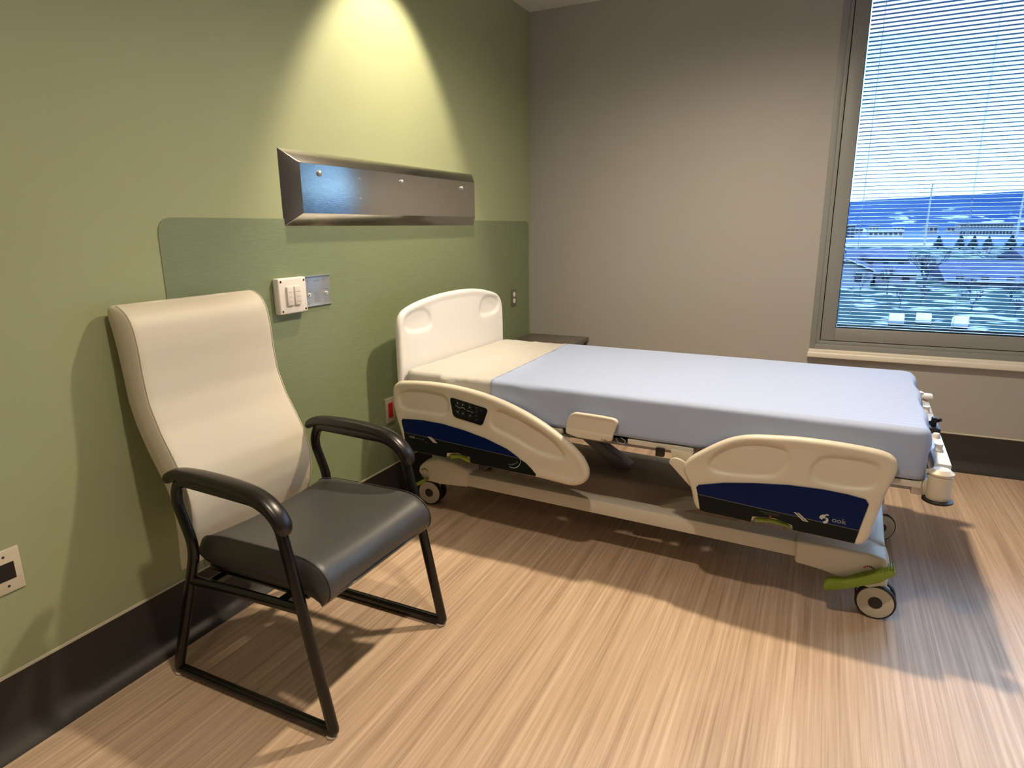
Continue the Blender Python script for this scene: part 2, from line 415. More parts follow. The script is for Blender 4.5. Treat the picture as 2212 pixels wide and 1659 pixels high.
# wall guard sheet on the green wall
r = 0.055; y0, y1, z1, z0 = -2.712, -0.035, 1.355, 0.207
poly = [tuple(v) for v in fillet([(y0, z0), (y1, z0), (y1, z1), (y0, z1)], [0, 0, r, r], n=8)]
g = MB().prism(poly, lambda u, v, w: (w, u, v), 0.0, 0.0025)
g.build('trim_1', m_guard, kind='structure')

# ------------------------------------------------------------------ window
win = MB()
def ring(mb, x0, x1, z0, z1, w, yf, yb, mi=0, bev=0.0015):
    mb.box((x0, yf, z0), (x0 + w, yb, z1), bev, mi); mb.box((x1 - w, yf, z0), (x1, yb, z1), bev, mi)
    mb.box((x0 + w, yf, z0), (x1 - w, yb, z0 + w), bev, mi); mb.box((x0 + w, yf, z1 - w), (x1 - w, yb, z1), bev, mi)
ring(win, WX0, WX1, WZ0, WZ1, 0.030, -0.004, 0.10)
ring(win, WX0 + 0.030, WX1 - 0.030, WZ0 + 0.030, WZ1 - 0.030, 0.020, 0.000, 0.10)
ring(win, WX0 + 0.050, WX1 - 0.050, WZ0 + 0.050, WZ1 - 0.050, 0.004, 0.012, 0.10, 1)
ring(win, WX0 + 0.054, WX1 - 0.054, WZ0 + 0.054, WZ1 - 0.054, 0.070, -0.002, 0.12)
ring(win, WX0 + 0.124, WX1 - 0.124, WZ0 + 0.124, WZ1 - 0.124, 0.003, 0.010, 0.11, 1)
wo_ = win.build('window_1', [m_wframe, m_gap], kind='structure')
GX0, GX1, GZ0, GZ1 = WX0 + 0.127, WX1 - 0.127, WZ0 + 0.127, WZ1 - 0.127
MB().box((GX0, 0.014, GZ0), (GX1, 0.017, GZ1)).build('glass_pane', m_glass, wo_, smooth=False)
MB().box((GX0, 0.090, GZ0), (GX1, 0.093, GZ1)).build('glass_pane', m_glass, wo_, smooth=False)
s = MB(); s.box((WX0 - 0.008, -0.034, 0.572), (WX1 + 0.01, 0.0, 0.603), 0.006, seg=3); s.box((WX0 - 0.002, -0.024, 0.600), (WX1 + 0.004, 0.0, 0.6185), 0.004)
s.build('window_sill', m_sill, wo_)

w2 = MB(); ring(w2, VX0, VX1, WZ0, WZ1, 0.050, -0.004, 0.10); ring(w2, VX0 + 0.054, VX1 - 0.054, WZ0 + 0.054, WZ1 - 0.054, 0.070, -0.002, 0.12)  # added window out of view, left without a blind to let daylight in
w2 = w2.build('added_window', m_wframe, kind='structure')
MB().box((VX0 + 0.124, 0.014, WZ0 + 0.124), (VX1 - 0.124, 0.017, WZ1 - 0.124)).build('glass_pane', m_glass, w2, smooth=False)
MB().box((VX0 - 0.008, -0.034, 0.572), (VX1 + 0.01, 0.0, 0.603), 0.006, seg=3).build('window_sill', m_sill, w2)
bl = thing('venetian_blind', 'pale blue slatted venetian blind hanging between the window panes', 'blind', (GX0, 0.053, GZ0))
pitch = 0.0199; sw = 0.026; tilt = math.radians(-3.5)
b = MB(); z = 0.028; lx = GX1 - GX0 - 0.012
while z < GZ1 - GZ0 - 0.03:
    vs = []
    for x in (0.006, lx):
        for k in range(5):
            u = (k / 4 - 0.5); yy = u * sw; zz = 0.0024 * (1 - 4 * u * u) + yy * math.tan(tilt)
            vs.append((x, yy, z + zz)); vs.append((x, yy, z + zz - 0.0004))
    fs = []
    for k in range(4):
        a = 2 * k; fs.append((a, a + 2, a + 12, a + 10)); fs.append((a + 1, a + 11, a + 13, a + 3))
    fs += [(0, 10, 11, 1), (8, 9, 19, 18), (0, 1, 3, 2), (2, 3, 5, 4), (4, 5, 7, 6), (6, 7, 9, 8)]
    b.add(vs, fs); z += pitch
b.build('slats', m_slat, bl)
MB().box((0.004, -0.011, 0.004), (lx, 0.011, 0.016), 0.003).build('bottom_rail', m_slat, bl)
MB().box((0.004, -0.016, GZ1 - GZ0 - 0.028), (lx, 0.016, GZ1 - GZ0 - 0.001), 0.002).build('head_rail', m_slat, bl)
for cx in (0.065, 0.555, 1.04):
    c = MB()
    for yy in (-0.0135, 0.0135): c.cyl((cx, yy, 0.01), (cx, yy, GZ1 - GZ0 - 0.02), 0.0008, n=6)
    for k in range(4): c.cyl((cx, -0.0135, 0.3 + k * 0.4), (cx, 0.0135, 0.3 + k * 0.4), 0.0006, n=5)
    c.build('cord', m_cord, bl)

# ------------------------------------------------------------------ ceiling lamps
def emit(name, col, st):
    m = bpy.data.materials.new(name); m.use_nodes = True; b = m.node_tree.nodes['Principled BSDF']
    b.inputs['Base Color'].default_value = (*col, 1); b.inputs['Emission Color'].default_value = (*col, 1); b.inputs['Emission Strength'].default_value = st
    return m
m_lens = emit('downlight_lens', WARM, 3.0)
for lab, x, y, aim, pw, ang, blend, rad in LAMPS:
    t = thing('ceiling_downlight', lab, 'ceiling light', (x, y, RZ), group='recessed downlights in the ceiling')
    MB().lathe((0, 0, 0), (0, 0, -1), [(0.075, 0.0), (0.075, 0.003), (0.068, 0.005), (0.058, 0.002), (0.055, 0.001)]).build('trim_ring', m_wplast, t)
    MB().lathe((0, 0, 0), (0, 0, -1), [(0.054, 0.0), (0.054, 0.0014), (0.01, 0.0016)]).build('lens', m_lens, t)
    ld = bpy.data.lights.new('lamp_light', 'SPOT'); ld.energy = pw; ld.color = WARM; ld.spot_size = math.radians(ang); ld.spot_blend = blend; ld.shadow_soft_size = rad
    lo = bpy.data.objects.new('lamp_light', ld); COL.objects.link(lo); lo.parent = t; lo.location = (0, 0, -0.03)
    d = Vector((aim[0], aim[1], -0.9)); lo.rotation_euler = d.to_track_quat('-Z', 'Y').to_euler()

# ------------------------------------------------------------------ things on the green wall
# stainless panel with bevelled sides
p = thing('stainless_wall_panel', 'long brushed stainless steel panel with bevelled edges on the green wall above the bed', 'wall panel', (0, -1.495, 1.326))
ya, yb, H_, bv, dp = -0.711, 0.711, 0.276, 0.048, 0.046
o8 = [(0, ya, 0), (0, yb, 0), (0, yb, H_), (0, ya, H_)]
i8 = [(dp, ya + 0.058, bv), (dp, yb - 0.058, bv), (dp, yb - 0.058, H_ - bv), (dp, ya + 0.058, H_ - bv)]
b = MB(); b.add(o8 + i8, [(0, 1, 5, 4), (1, 2, 6, 5), (2, 3, 7, 6), (3, 0, 4, 7), (4, 5, 6, 7), (3, 2, 1, 0)])
bm = bmesh.new(); vs = [bm.verts.new(v) for v in b.v]
for f in b.f: bm.faces.new([vs[i] for i in f])
bmesh.ops.bevel(bm, geom=[e for e in bm.edges], offset=0.0012, segments=2, affect='EDGES', profile=0.5)
MB().frombm(bm).build('steel_face', m_steel, p, angle=15)
for (yy, zz, rr) in [(-2.049 + 1.495, 0.195, 0.010), (-0.023, 0.194, 0.0085), (0.515, 0.193, 0.0085)]:
    MB().lathe((dp, yy, zz), (1, 0, 0), [(rr * 1.2, 0), (rr * 1.2, 0.003), (rr, 0.007), (rr * 0.55, 0.010), (rr * 0.1, 0.0105)], n=20).build('dome_bolt', m_plate, p)
for zz in (0.190, 0.111):
    MB().lathe((dp, -0.318, zz), (1, 0, 0), [(0.004, 0), (0.004, 0.002), (0.001, 0.003)], n=12).build('rivet', m_plate, p)

# white raised box with two rocker modules
p = thing('switch_box', 'white raised wall box with two rocker modules left of the steel plate', 'switch', (0.0025, -2.222, 1.077))
b = MB(); b.prism([(-0.070, -0.066), (0.070, -0.066), (0.070, 0.066), (-0.070, 0.066)], lambda u, v, w: (w, u, v), 0, 0.030, 0.006, seg=3)
b.build('box_cover', m_wplast, p)
m_wp2 = M('switch_white', (0.70, 0.66, 0.63), 0.35)
for yy in (-0.0215, 0.0165):
    k = MB(); k.box((0.029, yy - 0.015, -0.034), (0.0385, yy + 0.015, 0.034), 0.0015)
    fnk = lambda a, bb, c, yy=yy: (0.0386 + c, yy - 0.012 + a, bb)
    for q in range(3): k.box((0.0385, yy - 0.008, 0.014 - q * 0.018), (0.0389, yy + 0.008, 0.016 - q * 0.018), mi=1)
    k.build('rocker_switch', [m_wp2, M('faint_grey_print', (0.45, 0.42, 0.40), 0.5)], p)
for yy in (-0.058, 0.058):
    for zz in (-0.054, 0.054):
        MB().lathe((0.029, yy, zz), (1, 0, 0), [(0.0042, 0), (0.0042, 0.002), (0.002, 0.0026)], n=12).build('screw', m_hub, p)

# galvanised steel backing plate with slots
p = thing('steel_mounting_plate', 'blue-grey steel mounting plate with keyhole slots right of the white switch box', 'wall plate', (0.0025, -2.071, 1.082))
b = MB(); b.box((0, -0.080, -0.059), (0.003, 0.080, 0.059), 0.001)
b.box((0.0, -0.080, 0.056), (0.010, 0.080, 0.059), 0.0008); b.box((0.0, -0.080, -0.059), (0.008, 0.080, -0.0565), 0.0008)
b.build('plate', m_plate, p)
for yy, zz in ((-0.045, 0.040), (0.048, 0.040), (-0.045, -0.045), (0.048, -0.045)):
    s = MB(); s.lathe((0.003, yy, zz), (1, 0, 0), [(0.0045, 0), (0.0045, 0.0004), (0.001, 0.0005)], n=14); s.box((0.003, yy - 0.002, zz - 0.014), (0.0035, yy + 0.002, zz), mi=0)
    s.build('keyhole_slot', m_greymetal, p)
for yy, zz in ((-0.043, -0.014), (0.052, -0.014)):
    s = MB(); s.lathe((0.003, yy, zz), (1, 0, 0), [(0.0065, 0), (0.0065, 0.005), (0.003, 0.006)], n=16); s.lathe((0.0092, yy - 0.002, zz), (1, 0, 0), [(0.0032, 0), (0.001, 0.0002)], n=12, mi=1)
    s.build('stud', [m_wplast, m_black], p)
m_print = M('plate_print', (0.22, 0.24, 0.26), 0.5)
for k in range(11): MB().box((0.0031, -0.014, -0.006 - 0.0040 * k), (0.0035, 0.022 - (k % 3) * 0.006, -0.0045 - 0.0040 * k)).build('printed_line', m_print, p, smooth=False)
for a, c in (((0.0031, -0.012, 0.036), (0.0036, 0.016, 0.0395)), ((0.0031, -0.055, 0.000), (0.0036, -0.030, 0.002)), ((0.0031, 0.036, 0.002), (0.0036, 0.066, 0.004))):
    MB().box(a, c).build('printed_line', m_print, p, smooth=False)

# duplex receptacle near the headboard
p = thing('steel_outlet', 'small steel plate with two round white receptacles between headboard and corner', 'outlet', (0.0025, -0.279, 0.873))
MB().box((0, -0.034, -0.055), (0.004, 0.034, 0.055), 0.0015).build('plate', M('dull_steel', (0.23, 0.23, 0.20), 0.4, 0.6), p)
for zz in (0.0205, -0.0205):
    s = MB(); s.lathe((0.004, 0.004, zz), (1, 0, 0), [(0.0165, 0), (0.0165, 0.002), (0.015, 0.003), (0.001, 0.003)], n=24)
    s.build('receptacle', m_wplast, p)
# red outlet
p = thing('red_emergency_outlet', 'red outlet on a pale plate low on the green wall behind the bed rail', 'outlet', (0.0025, -1.645, 0.478))
MB().box((0, -0.036, -0.060), (0.005, 0.036, 0.060), 0.002).build('plate', M('pale_steel', (0.5, 0.46, 0.36), 0.4, 0.3), p)
s = MB(); s.box((0.005, -0.017, -0.036), (0.008, 0.017, 0.036), 0.002); 
for zz in (0.018, -0.018):
    for yy in (-0.006, 0.006): s.box((0.0078, yy - 0.0012, zz - 0.005), (0.0082, yy + 0.0012, zz + 0.005), mi=1)
s.build('red_receptacle', [m_red, m_black], p)
# data plate far left
p = thing('data_outlet', 'cream wall plate with a black square opening near the baseboard at far left', 'outlet', (0.0, -3.262, 0.478))
b = MB(); b.box((0, -0.037, -0.058), (0.005, 0.037, 0.058), 0.002); b.build('plate', M('cream_plate', (0.66, 0.60, 0.46), 0.35), p)
MB().box((0.004, -0.019, -0.024), (0.0056, 0.020, 0.022)).build('jack_opening', m_black, p, smooth=False)
for zz in (0.040, -0.040):
    MB().lathe((0.005, 0, zz), (1, 0, 0), [(0.0035, 0), (0.003, 0.001), (0.001, 0.0013)], n=12).build('screw', m_hub, p)

# ------------------------------------------------------------------ bedside cabinet in the corner
p = thing('bedside_cabinet', 'low taupe laminate cabinet in the corner behind the bed', 'cabinet', (0.052, -0.062, 0))
b = MB(); b.box((0.0, -0.42, 0.06), (0.362, 0.0, 0.575), 0.002); b.box((0.02, -0.40, 0.0), (0.345, -0.02, 0.06)); b.build('body', m_stand, p)
MB().box((-0.046, -0.435, 0.575), (0.374, 0.058, 0.600), 0.003).build('top', m_stand, p)
for k in range(2):
    d = MB().box((0.005, -0.436, 0.08 + k * 0.245), (0.357, -0.42, 0.315 + k * 0.245), 0.002).build('drawer', m_stand, p)
    MB().sweep(fillet([(0.12, -0.436, 0.20 + k * 0.245), (0.12, -0.458, 0.20 + k * 0.245), (0.24, -0.458, 0.20 + k * 0.245), (0.24, -0.436, 0.20 + k * 0.245)], 0.01, closed=False), 0.004, 0.004, (0, 0, 1), n=8).build('handle', m_steel, d)

# ------------------------------------------------------------------ armchair
ch = thing('armchair', 'cream high-back vinyl armchair with grey seat and black tubular frame by the green wall', 'chair', (0.0, -2.668, 0))
HW = 0.272
for sgn in (-1, 1):
    y = sgn * HW; b = MB()
    loop = [(0.138, 0.017), (0.256, 0.350), (0.290, 0.452), (0.238, 0.590), (0.262, 0.652), (0.560, 0.642), (0.622, 0.600), (0.652, 0.470), (0.745, 0.017)]
    rad = [0.012, 0.03, 0.05, 0.05, 0.05, 0.05, 0.05, 0.05, 0.012]
    pth = [(q[0], y, q[1]) for q in fillet([Vector(q) for q in loop], rad, closed=True, n=7)]
    b.sweep(pth, 0.0165, 0.0125, (0, 1, 0), n=16, closed=True, pw=0.8)
    b.sweep([(0.255, y, 0.345), (0.40, y, 0.352), (0.668, y, 0.362)], 0.0145, 0.0115, (0, 1, 0), n=14, pw=0.8)
    fr = b.build('side_frame', m_frame, ch)
    # arm pad
    ap = [(0.218, 0.640), (0.238, 0.663), (0.285, 0.674), (0.40, 0.676), (0.52, 0.668), (0.585, 0.650), (0.630, 0.612), (0.648, 0.568)]
    cpts = resample(chaikin(ap, 2, closed=False), 0.008, closed=False); K = len(cpts)
    sc = [min(1.0, 0.45 + 0.55 * math.sqrt(min(1, min(i, K - 1 - i) / 3.0))) for i in range(K)]
    MB().sweep([(q[0], y, q[1]) for q in cpts], 0.0155, 0.026, (0, 1, 0), n=20, scale=sc, pw=0.85).build('arm_pad', m_arm, ch)
    for gx in (0.145, 0.738):
        MB().lathe((gx, y, 0.0), (0, 0, 1), [(0.013, 0), (0.016, 0.002), (0.0165, 0.006), (0.012, 0.008)], n=18).build('glide', m_glide, ch)
for (x, z_) in ((0.330, 0.350), (0.60, 0.362)):
    MB().sweep([(x, -HW, z_), (x, HW, z_)], 0.012, 0.016, (1, 0, 0), n=12, pw=0.7).build('cross_bar', m_frame, ch)
seat = [((0.262, 0.425), (0.262, 0.418)), ((0.268, 0.452), (0.268, 0.398)), ((0.290, 0.474), (0.290, 0.384)), ((0.36, 0.486), (0.36, 0.380)), ((0.50, 0.488), (0.48, 0.380)),
        ((0.60, 0.490), (0.57, 0.380)), ((0.665, 0.488), (0.62, 0.380)), ((0.705, 0.474), (0.65, 0.378)), ((0.733, 0.448), (0.672, 0.376)),
        ((0.744, 0.415), (0.69, 0.372)), ((0.738, 0.385), (0.705, 0.368)), ((0.722, 0.370), (0.715, 0.366))]
MB().box((0.29, -0.235, 0.366), (0.66, 0.235, 0.384), 0.004).build('seat_pan', m_frame, ch)
st = slab(MB(), seat, 0.247, 0.018, dish=0.016).build('seat', m_vinyl_g, ch, angle=60)
bk = [((0.186, 0.345), (0.182, 0.345)), ((0.206, 0.352), (0.170, 0.350)), ((0.222, 0.40), (0.172, 0.40)), ((0.240, 0.46), (0.176, 0.46)), ((0.250, 0.52), (0.172, 0.53)),
      ((0.250, 0.575), (0.158, 0.59)), ((0.236, 0.635), (0.128, 0.64)), ((0.205, 0.695), (0.094, 0.70)), ((0.166, 0.765), (0.062, 0.77)), ((0.136, 0.845), (0.043, 0.84)),
      ((0.126, 0.93), (0.036, 0.92)), ((0.124, 1.00), (0.028, 0.99)), ((0.116, 1.055), (0.018, 1.045)), ((0.098, 1.092), (0.010, 1.080)), ((0.070, 1.112), (0.012, 1.100)), ((0.045, 1.117), (0.028, 1.114))]
b = slab(MB(), bk, 0.249, 0.016, dish=0.010, corner=0.035)
back = b.build('backrest', m_vinyl_c, ch, angle=60)
A = np.array([(*a, *c) for a, c in bk], float); A = resample(A, 0.012, closed=False)
for _ in range(3): A[1:-1] = (A[:-2] + 2 * A[1:-1] + A[2:]) / 4
for sgn in (-1, 1):
    pp = []
    for q in A[2:-1]:
        f = q[:2]; c = q[2:]; md = (f + c) / 2; hv = (f - c) / 2; nn = hv / (np.linalg.norm(hv) + 1e-9)
        pz = md + hv * 0.975; pp.append((pz[0], sgn * 0.2375, pz[1]))
    MB().sweep(pp, 0.0018, 0.0018, (0, 1, 0), n=6).build('piping', m_vinyl_c, back)
    A2 = resample(np.array([(*a, *c) for a, c in seat], float), 0.012, closed=False)
    for _ in range(3): A2[1:-1] = (A2[:-2] + 2 * A2[1:-1] + A2[2:]) / 4
    pp = [(((q[:2] + q[2:]) / 2 + (q[:2] - q[2:]) / 2 * 0.985)) for q in A2[2:-1]]
    MB().sweep([(q[0], sgn * 0.2345, q[1]) for q in pp], 0.0016, 0.0016, (0, 1, 0), n=6).build('piping', m_vinyl_g, st)

# ------------------------------------------------------------------ hospital bed
ANG = math.radians(-2.4); BO = (0.195, -1.31, 0)
bed = thing('hospital_bed', 'white hospital bed frame with navy panelled side rails and green brake pedals', 'bed', BO, ANG)

# headboard
hb = [(-0.461, 0.50), (-0.461, 0.84), (-0.458, 0.912), (-0.440, 0.952), (-0.402, 0.976), (-0.292, 1.000), (-0.122, 1.017), (0.065, 1.020), (0.218, 1.010),
      (0.360, 0.982), (0.420, 0.960), (0.453, 0.920), (0.463, 0.86), (0.463, 0.50)]
hbo = chaikin(hb, 2)
rcL = chaikin([(-0.415, 0.868), (-0.245, 0.862), (-0.217, 0.878), (-0.222, 0.930), (-0.262, 0.962), (-0.350, 0.958), (-0.415, 0.940)], 2)
rcR = [(-u, v) for u, v in rcL][::-1]
b = panel(MB(), hbo, lambda u, v, w: (0.0 - w, u, v), 0.032, 0.014, rim=0.0025, recesses=[(rcL, 0.009), (rcR, 0.009)])
b.build('headboard', m_bedwhite, bed)
for yy in (-0.30, 0.30):
    MB().cyl((-0.016, yy, 0.36), (-0.016, yy, 0.56), 0.014, n=16).build('headboard_post', m_greymetal, bed)

# side rails
HR = [(0.018, 0.640), (0.026, 0.668), (0.047, 0.684), (0.075, 0.692), (0.180, 0.700), (0.285, 0.701), (0.386, 0.694), (0.484, 0.679), (0.578, 0.655), (0.669, 0.623), (0.758, 0.581),
      (0.836, 0.534), (0.888, 0.489), (0.909, 0.455), (0.917, 0.425), (0.910, 0.398), (0.890, 0.378), (0.868, 0.368), (0.843, 0.364), (0.803, 0.366), (0.705, 0.373), (0.403, 0.379),
      (0.398, 0.402), (0.346, 0.411), (0.297, 0.404), (0.289, 0.382), (0.090, 0.385), (0.068, 0.394), (0.054, 0.457), (0.021, 0.557)]
FR = [(1.259, 0.505), (1.264, 0.528), (1.282, 0.553), (1.334, 0.592), (1.381, 0.624), (1.424, 0.645), (1.470, 0.657), (1.546, 0.665), (1.613, 0.670), (1.711, 0.670), (1.805, 0.665),
      (1.850, 0.658), (1.873, 0.644), (1.883, 0.620), (1.879, 0.590), (1.863, 0.543), (1.849, 0.480), (1.838, 0.416), (1.828, 0.368), (1.807, 0.350), (1.790, 0.351), (1.615, 0.357),
      (1.612, 0.373), (1.560, 0.385), (1.499, 0.378), (1.495, 0.357), (1.348, 0.361), (1.320, 0.366), (1.304, 0.382), (1.290, 0.440), (1.275, 0.471)]
HREC = [chaikin([(0.050, 0.648), (0.177, 0.661), (0.280, 0.656), (0.303, 0.636), (0.304, 0.566), (0.172, 0.567), (0.078, 0.566), (0.052, 0.584)], 2),
        chaikin([(0.512, 0.617), (0.545, 0.625), (0.669, 0.590), (0.758, 0.547), (0.802, 0.506), (0.822, 0.476), (0.803, 0.464), (0.690, 0.476), (0.600, 0.520), (0.490, 0.546)], 2)]
FREC = [chaikin([(1.338, 0.525), (1.352, 0.563), (1.390, 0.605), (1.455, 0.634), (1.531, 0.641), (1.583, 0.626), (1.590, 0.584), (1.567, 0.541), (1.540, 0.524), (1.377, 0.507)], 2),
        chaikin([(1.645, 0.564), (1.668, 0.609), (1.693, 0.628), (1.809, 0.628), (1.838, 0.612), (1.842, 0.569), (1.819, 0.532), (1.669, 0.528)], 2)]
HBLUE = [(0.063, 0.518), (0.070, 0.526), (0.171, 0.534), (0.278, 0.531), (0.380, 0.518), (0.479, 0.499), (0.575, 0.470), (0.627, 0.442), (0.073, 0.469)]
HDARK = [(0.073, 0.467), (0.627, 0.440), (0.660, 0.424), (0.703, 0.389), (0.700, 0.379), (0.408, 0.385), (0.403, 0.408), (0.346, 0.417), (0.292, 0.409), (0.285, 0.388), (0.093, 0.391), (0.080, 0.400)]
FBLUE = [(1.309, 0.450), (1.316, 0.459), (1.398, 0.482), (1.489, 0.498), (1.593, 0.511), (1.694, 0.515), (1.759, 0.512), (1.810, 0.505), (1.819, 0.492), (1.802, 0.403), (1.315, 0.427)]
FDARK = [(1.315, 0.425), (1.802, 0.401), (1.795, 0.357), (1.619, 0.363), (1.616, 0.378), (1.560, 0.391), (1.495, 0.383), (1.491, 0.363), (1.350, 0.367), (1.326, 0.370)]
def _sh(p): return [(1.722 + (x - 1.722) * 1.0266, 1.3125 + (z - 1.3125) * 1.0266) for x, z in p]
RK = 1.0266
def make_rail(name, sg, head, detail):
    """sg = -1 near side, +1 far side"""
    YF = 0.505
    fn = lambda u, v, w: (1.722 + (u - 1.722) * RK, sg * (YF - w), 1.3125 + (v - 1.3125) * RK)
    outl = chaikin(HR if head else FR, 1)
    dz = 0.0
    b = panel(MB(), outl, fn, 0.036, 0.015, rim=0.0035, rw=0.008, recesses=[(rc, 0.0105) for rc in (HREC if head else FREC)])
    rail = b.build(name, m_ivory, bed)
    d = MB(); w0, w1 = -0.0006, 0.014
    d.prism(HBLUE if head else FBLUE, fn, w0, w1, mi=0); d.prism(HDARK if head else FDARK, fn, w0, w1, mi=1)
    a, c = ((0.073, 0.4685), (0.627, 0.4415)) if head else ((1.315, 0.4265), (1.802, 0.4025))
    d.prism([(a[0], a[1] - 0.001), (c[0], c[1] - 0.001), (c[0], c[1] + 0.0008), (a[0], a[1] + 0.0008)], fn, w0 - 0.0005, w1, mi=3)
    if detail:
        tfn = lambda x0, z0, sl: (lambda x, y, z: fn(x0 + x, z0 + y + x * sl, w0 - 0.0006 + z * 0))
        if head:
            x0 = 0.196
            for k in range(3):
                q = x0 + k * 0.0075; d.prism([(q, 0.4665), (q + 0.005, 0.4665), (q + 0.035, 0.444), (q + 0.030, 0.444)], fn, w0 - 0.0008, w1, mi=2)
            d.text('ook', 0.019, tfn(0.100, 0.4485, -0.05), mi=2, width=1.05)
            d.text('snow', 0.017, tfn(0.135, 0.4465, -0.05), mi=3, width=1.2)
            d.text('MD', 0.009, tfn(0.181, 0.4365, -0.05), mi=3, width=1.1)
            n = 16; arc = []
            for k in range(n + 1):
                t = math.radians(-110 + 125 * k / n); arc.append((0.600 + 0.036 * math.cos(t), 0.428 + 0.032 * math.sin(t)))
            for k in range(n): 
                (ax, az), (bx, bz) = arc[k], arc[k + 1]
                d.prism([(ax, az), (bx, bz), (bx - 0.0012, bz + 0.002), (ax - 0.0012, az + 0.002)], fn, w0 - 0.0006, w1, mi=2)
            for k in range(6): d.box(fn(0.584 + k * 0.007, 0.4055 + k * k * 0.0006, w0 - 0.0005), fn(0.588 + k * 0.007, 0.411 + k * k * 0.0006, w1), mi=3)
        else:
            for k in range(2):
                q = 1.617 + k * 0.0095; d.prism([(q, 0.4245), (q + 0.0055, 0.4245), (q + 0.035, 0.400), (q + 0.029, 0.400)], fn, w0 - 0.0008, w1, mi=2)
            d.text('ook', 0.0235, tfn(1.726, 0.4155, -0.05), mi=2, width=1.06)
            # swirl mark: two crescents
            def cres(cx, cz, ro, ri, ox, oz, a0, a1, n=14):
                out = [(cx + ro * math.cos(math.radians(a0 + (a1 - a0) * k / n)), cz + ro * math.sin(math.radians(a0 + (a1 - a0) * k / n))) for k in range(n + 1)]
                inn = [(cx + ox + ri * math.cos(math.radians(a0 + (a1 - a0) * k / n)), cz + oz + ri * math.sin(math.radians(a0 + (a1 - a0) * k / n))) for k in range(n + 1)]
                for k in range(n): d.prism([out[k], out[k + 1], inn[k + 1], inn[k]], fn, w0 - 0.0006, w1, mi=2)
            cres(1.7035, 0.4215, 0.0125, 0.0065, 0.002, -0.005, 75, 185)
            cres(1.7055, 0.4165, 0.0115, 0.0075, -0.0035, 0.002, -95, 50)
            cres(1.712, 0.430, 0.0075, 0.0065, 0.001, -0.0035, 60, 170)
            d.box(fn(1.515, 0.4055, w0 - 0.0003), fn(1.575, 0.4065, w1), mi=3); d.box(fn(1.528, 0.4005, w0 - 0.0003), fn(1.570, 0.4013, w1), mi=3)
            d.box(fn(1.546, 0.392, w0 - 0.0003), fn(1.553, 0.3965, w1), mi=4)
    d.build('decal_panel', [m_navy, m_dark, m_silver, m_dimsilver, m_red], rail, angle=25)
    # green release grip in the notch
    if head: gp = [(0.300, 0.380), (0.301, 0.400), (0.346, 0.407), (0.394, 0.398), (0.395, 0.378), (0.346, 0.392)]
    else: gp = [(1.502, 0.362), (1.503, 0.373), (1.560, 0.380), (1.608, 0.370), (1.610, 0.362), (1.560, 0.368)]
    MB().prism(gp, fn, 0.010, 0.026, 0.0015).build('release_grip', m_lime, rail)
    if head:
        k = MB(); kp = [tuple(q) for q in fillet([(0.315, 0.651), (0.494, 0.623), (0.465, 0.551), (0.329, 0.570)], [0.014, 0.018, 0.012, 0.018], n=5)]
        k.prism(kp, fn, 0.0, 0.012, mi=0)
        kf = -0.0006
        ux, uz = Vector((0.98, -0.155)), Vector((0.0, 1.0))
        def P(a, c): return (0.352 + a * ux.x, 0.612 + a * ux.y + c)
        for a in (0.0, 0.025, 0.059):
            for c, up in ((0.019, 1), (-0.019, -1)):
                cx, cz = P(a, c)
                k.prism([(cx - 0.0045, cz - 0.004 * up), (cx + 0.0045, cz - 0.004 * up), (cx, cz + 0.005 * up)], fn, kf, 0.012, mi=1)
                for (q0, q1) in (((-0.009, -0.010), (0.009, -0.009)), ((-0.009, 0.009), (0.009, 0.010)), ((-0.009, -0.010), (-0.008, 0.010)), ((0.008, -0.010), (0.009, 0.010))):
                    k.box(fn(cx + q0[0], cz + q0[1], kf + 0.0002), fn(cx + q1[0], cz + q1[1], 0.012), mi=2)
        zig = [P(-0.010, 0.006), P(0.012, 0.0), P(0.018, 0.005), P(0.028, 0.006), P(0.037, 0.001)]
        for q in range(4):
            (ax, az), (bx, bz) = zig[q], zig[q + 1]; k.prism([(ax, az - 0.0016), (bx, bz - 0.0016), (bx, bz + 0.0016), (ax, az + 0.0016)], fn, kf, 0.012, mi=1)
        (ax, az), (bx, bz) = P(0.044, 0.0), P(0.075, 0.0); k.prism([(ax, az - 0.0016), (bx, bz - 0.0010), (bx, bz + 0.0010), (ax, az + 0.0016)], fn, kf, 0.012, mi=1)
        for q in range(4):
            cx, cz = P(0.090, 0.024 - q * 0.016)
            k.box(fn(cx - 0.009, cz - 0.005, kf + 0.0001), fn(cx + 0.009, cz - 0.0042, 0.012), mi=2); k.box(fn(cx - 0.007, cz + 0.003, kf + 0.0001), fn(cx + 0.009, cz + 0.0038, 0.012), mi=2); k.box(fn(cx - 0.004, cz - 0.003, kf + 0.0001), fn(cx + 0.004, cz + 0.001, 0.012), mi=2)
        cx, cz = P(0.112, 0.018); k.box(fn(cx - 0.003, cz - 0.003, kf), fn(cx + 0.003, cz + 0.003, 0.012), mi=2)
        k.build('keypad', [m_key, m_keyg, m_keydim], rail, angle=25)
    # carrying arms behind the rail
    arms = ((0.20, 0.66),) if head else ((1.42, 1.70),)
    for aa in arms:
        for ax in aa:
            MB().sweep([(ax, sg * 0.40, 0.500), (ax, sg * 0.44, 0.490), (ax, sg * 0.458, 0.46), (ax, sg * 0.464, 0.42)], 0.010, 0.020, (1, 0, 0), n=10).build('rail_arm', m_ivory, rail)
    return rail
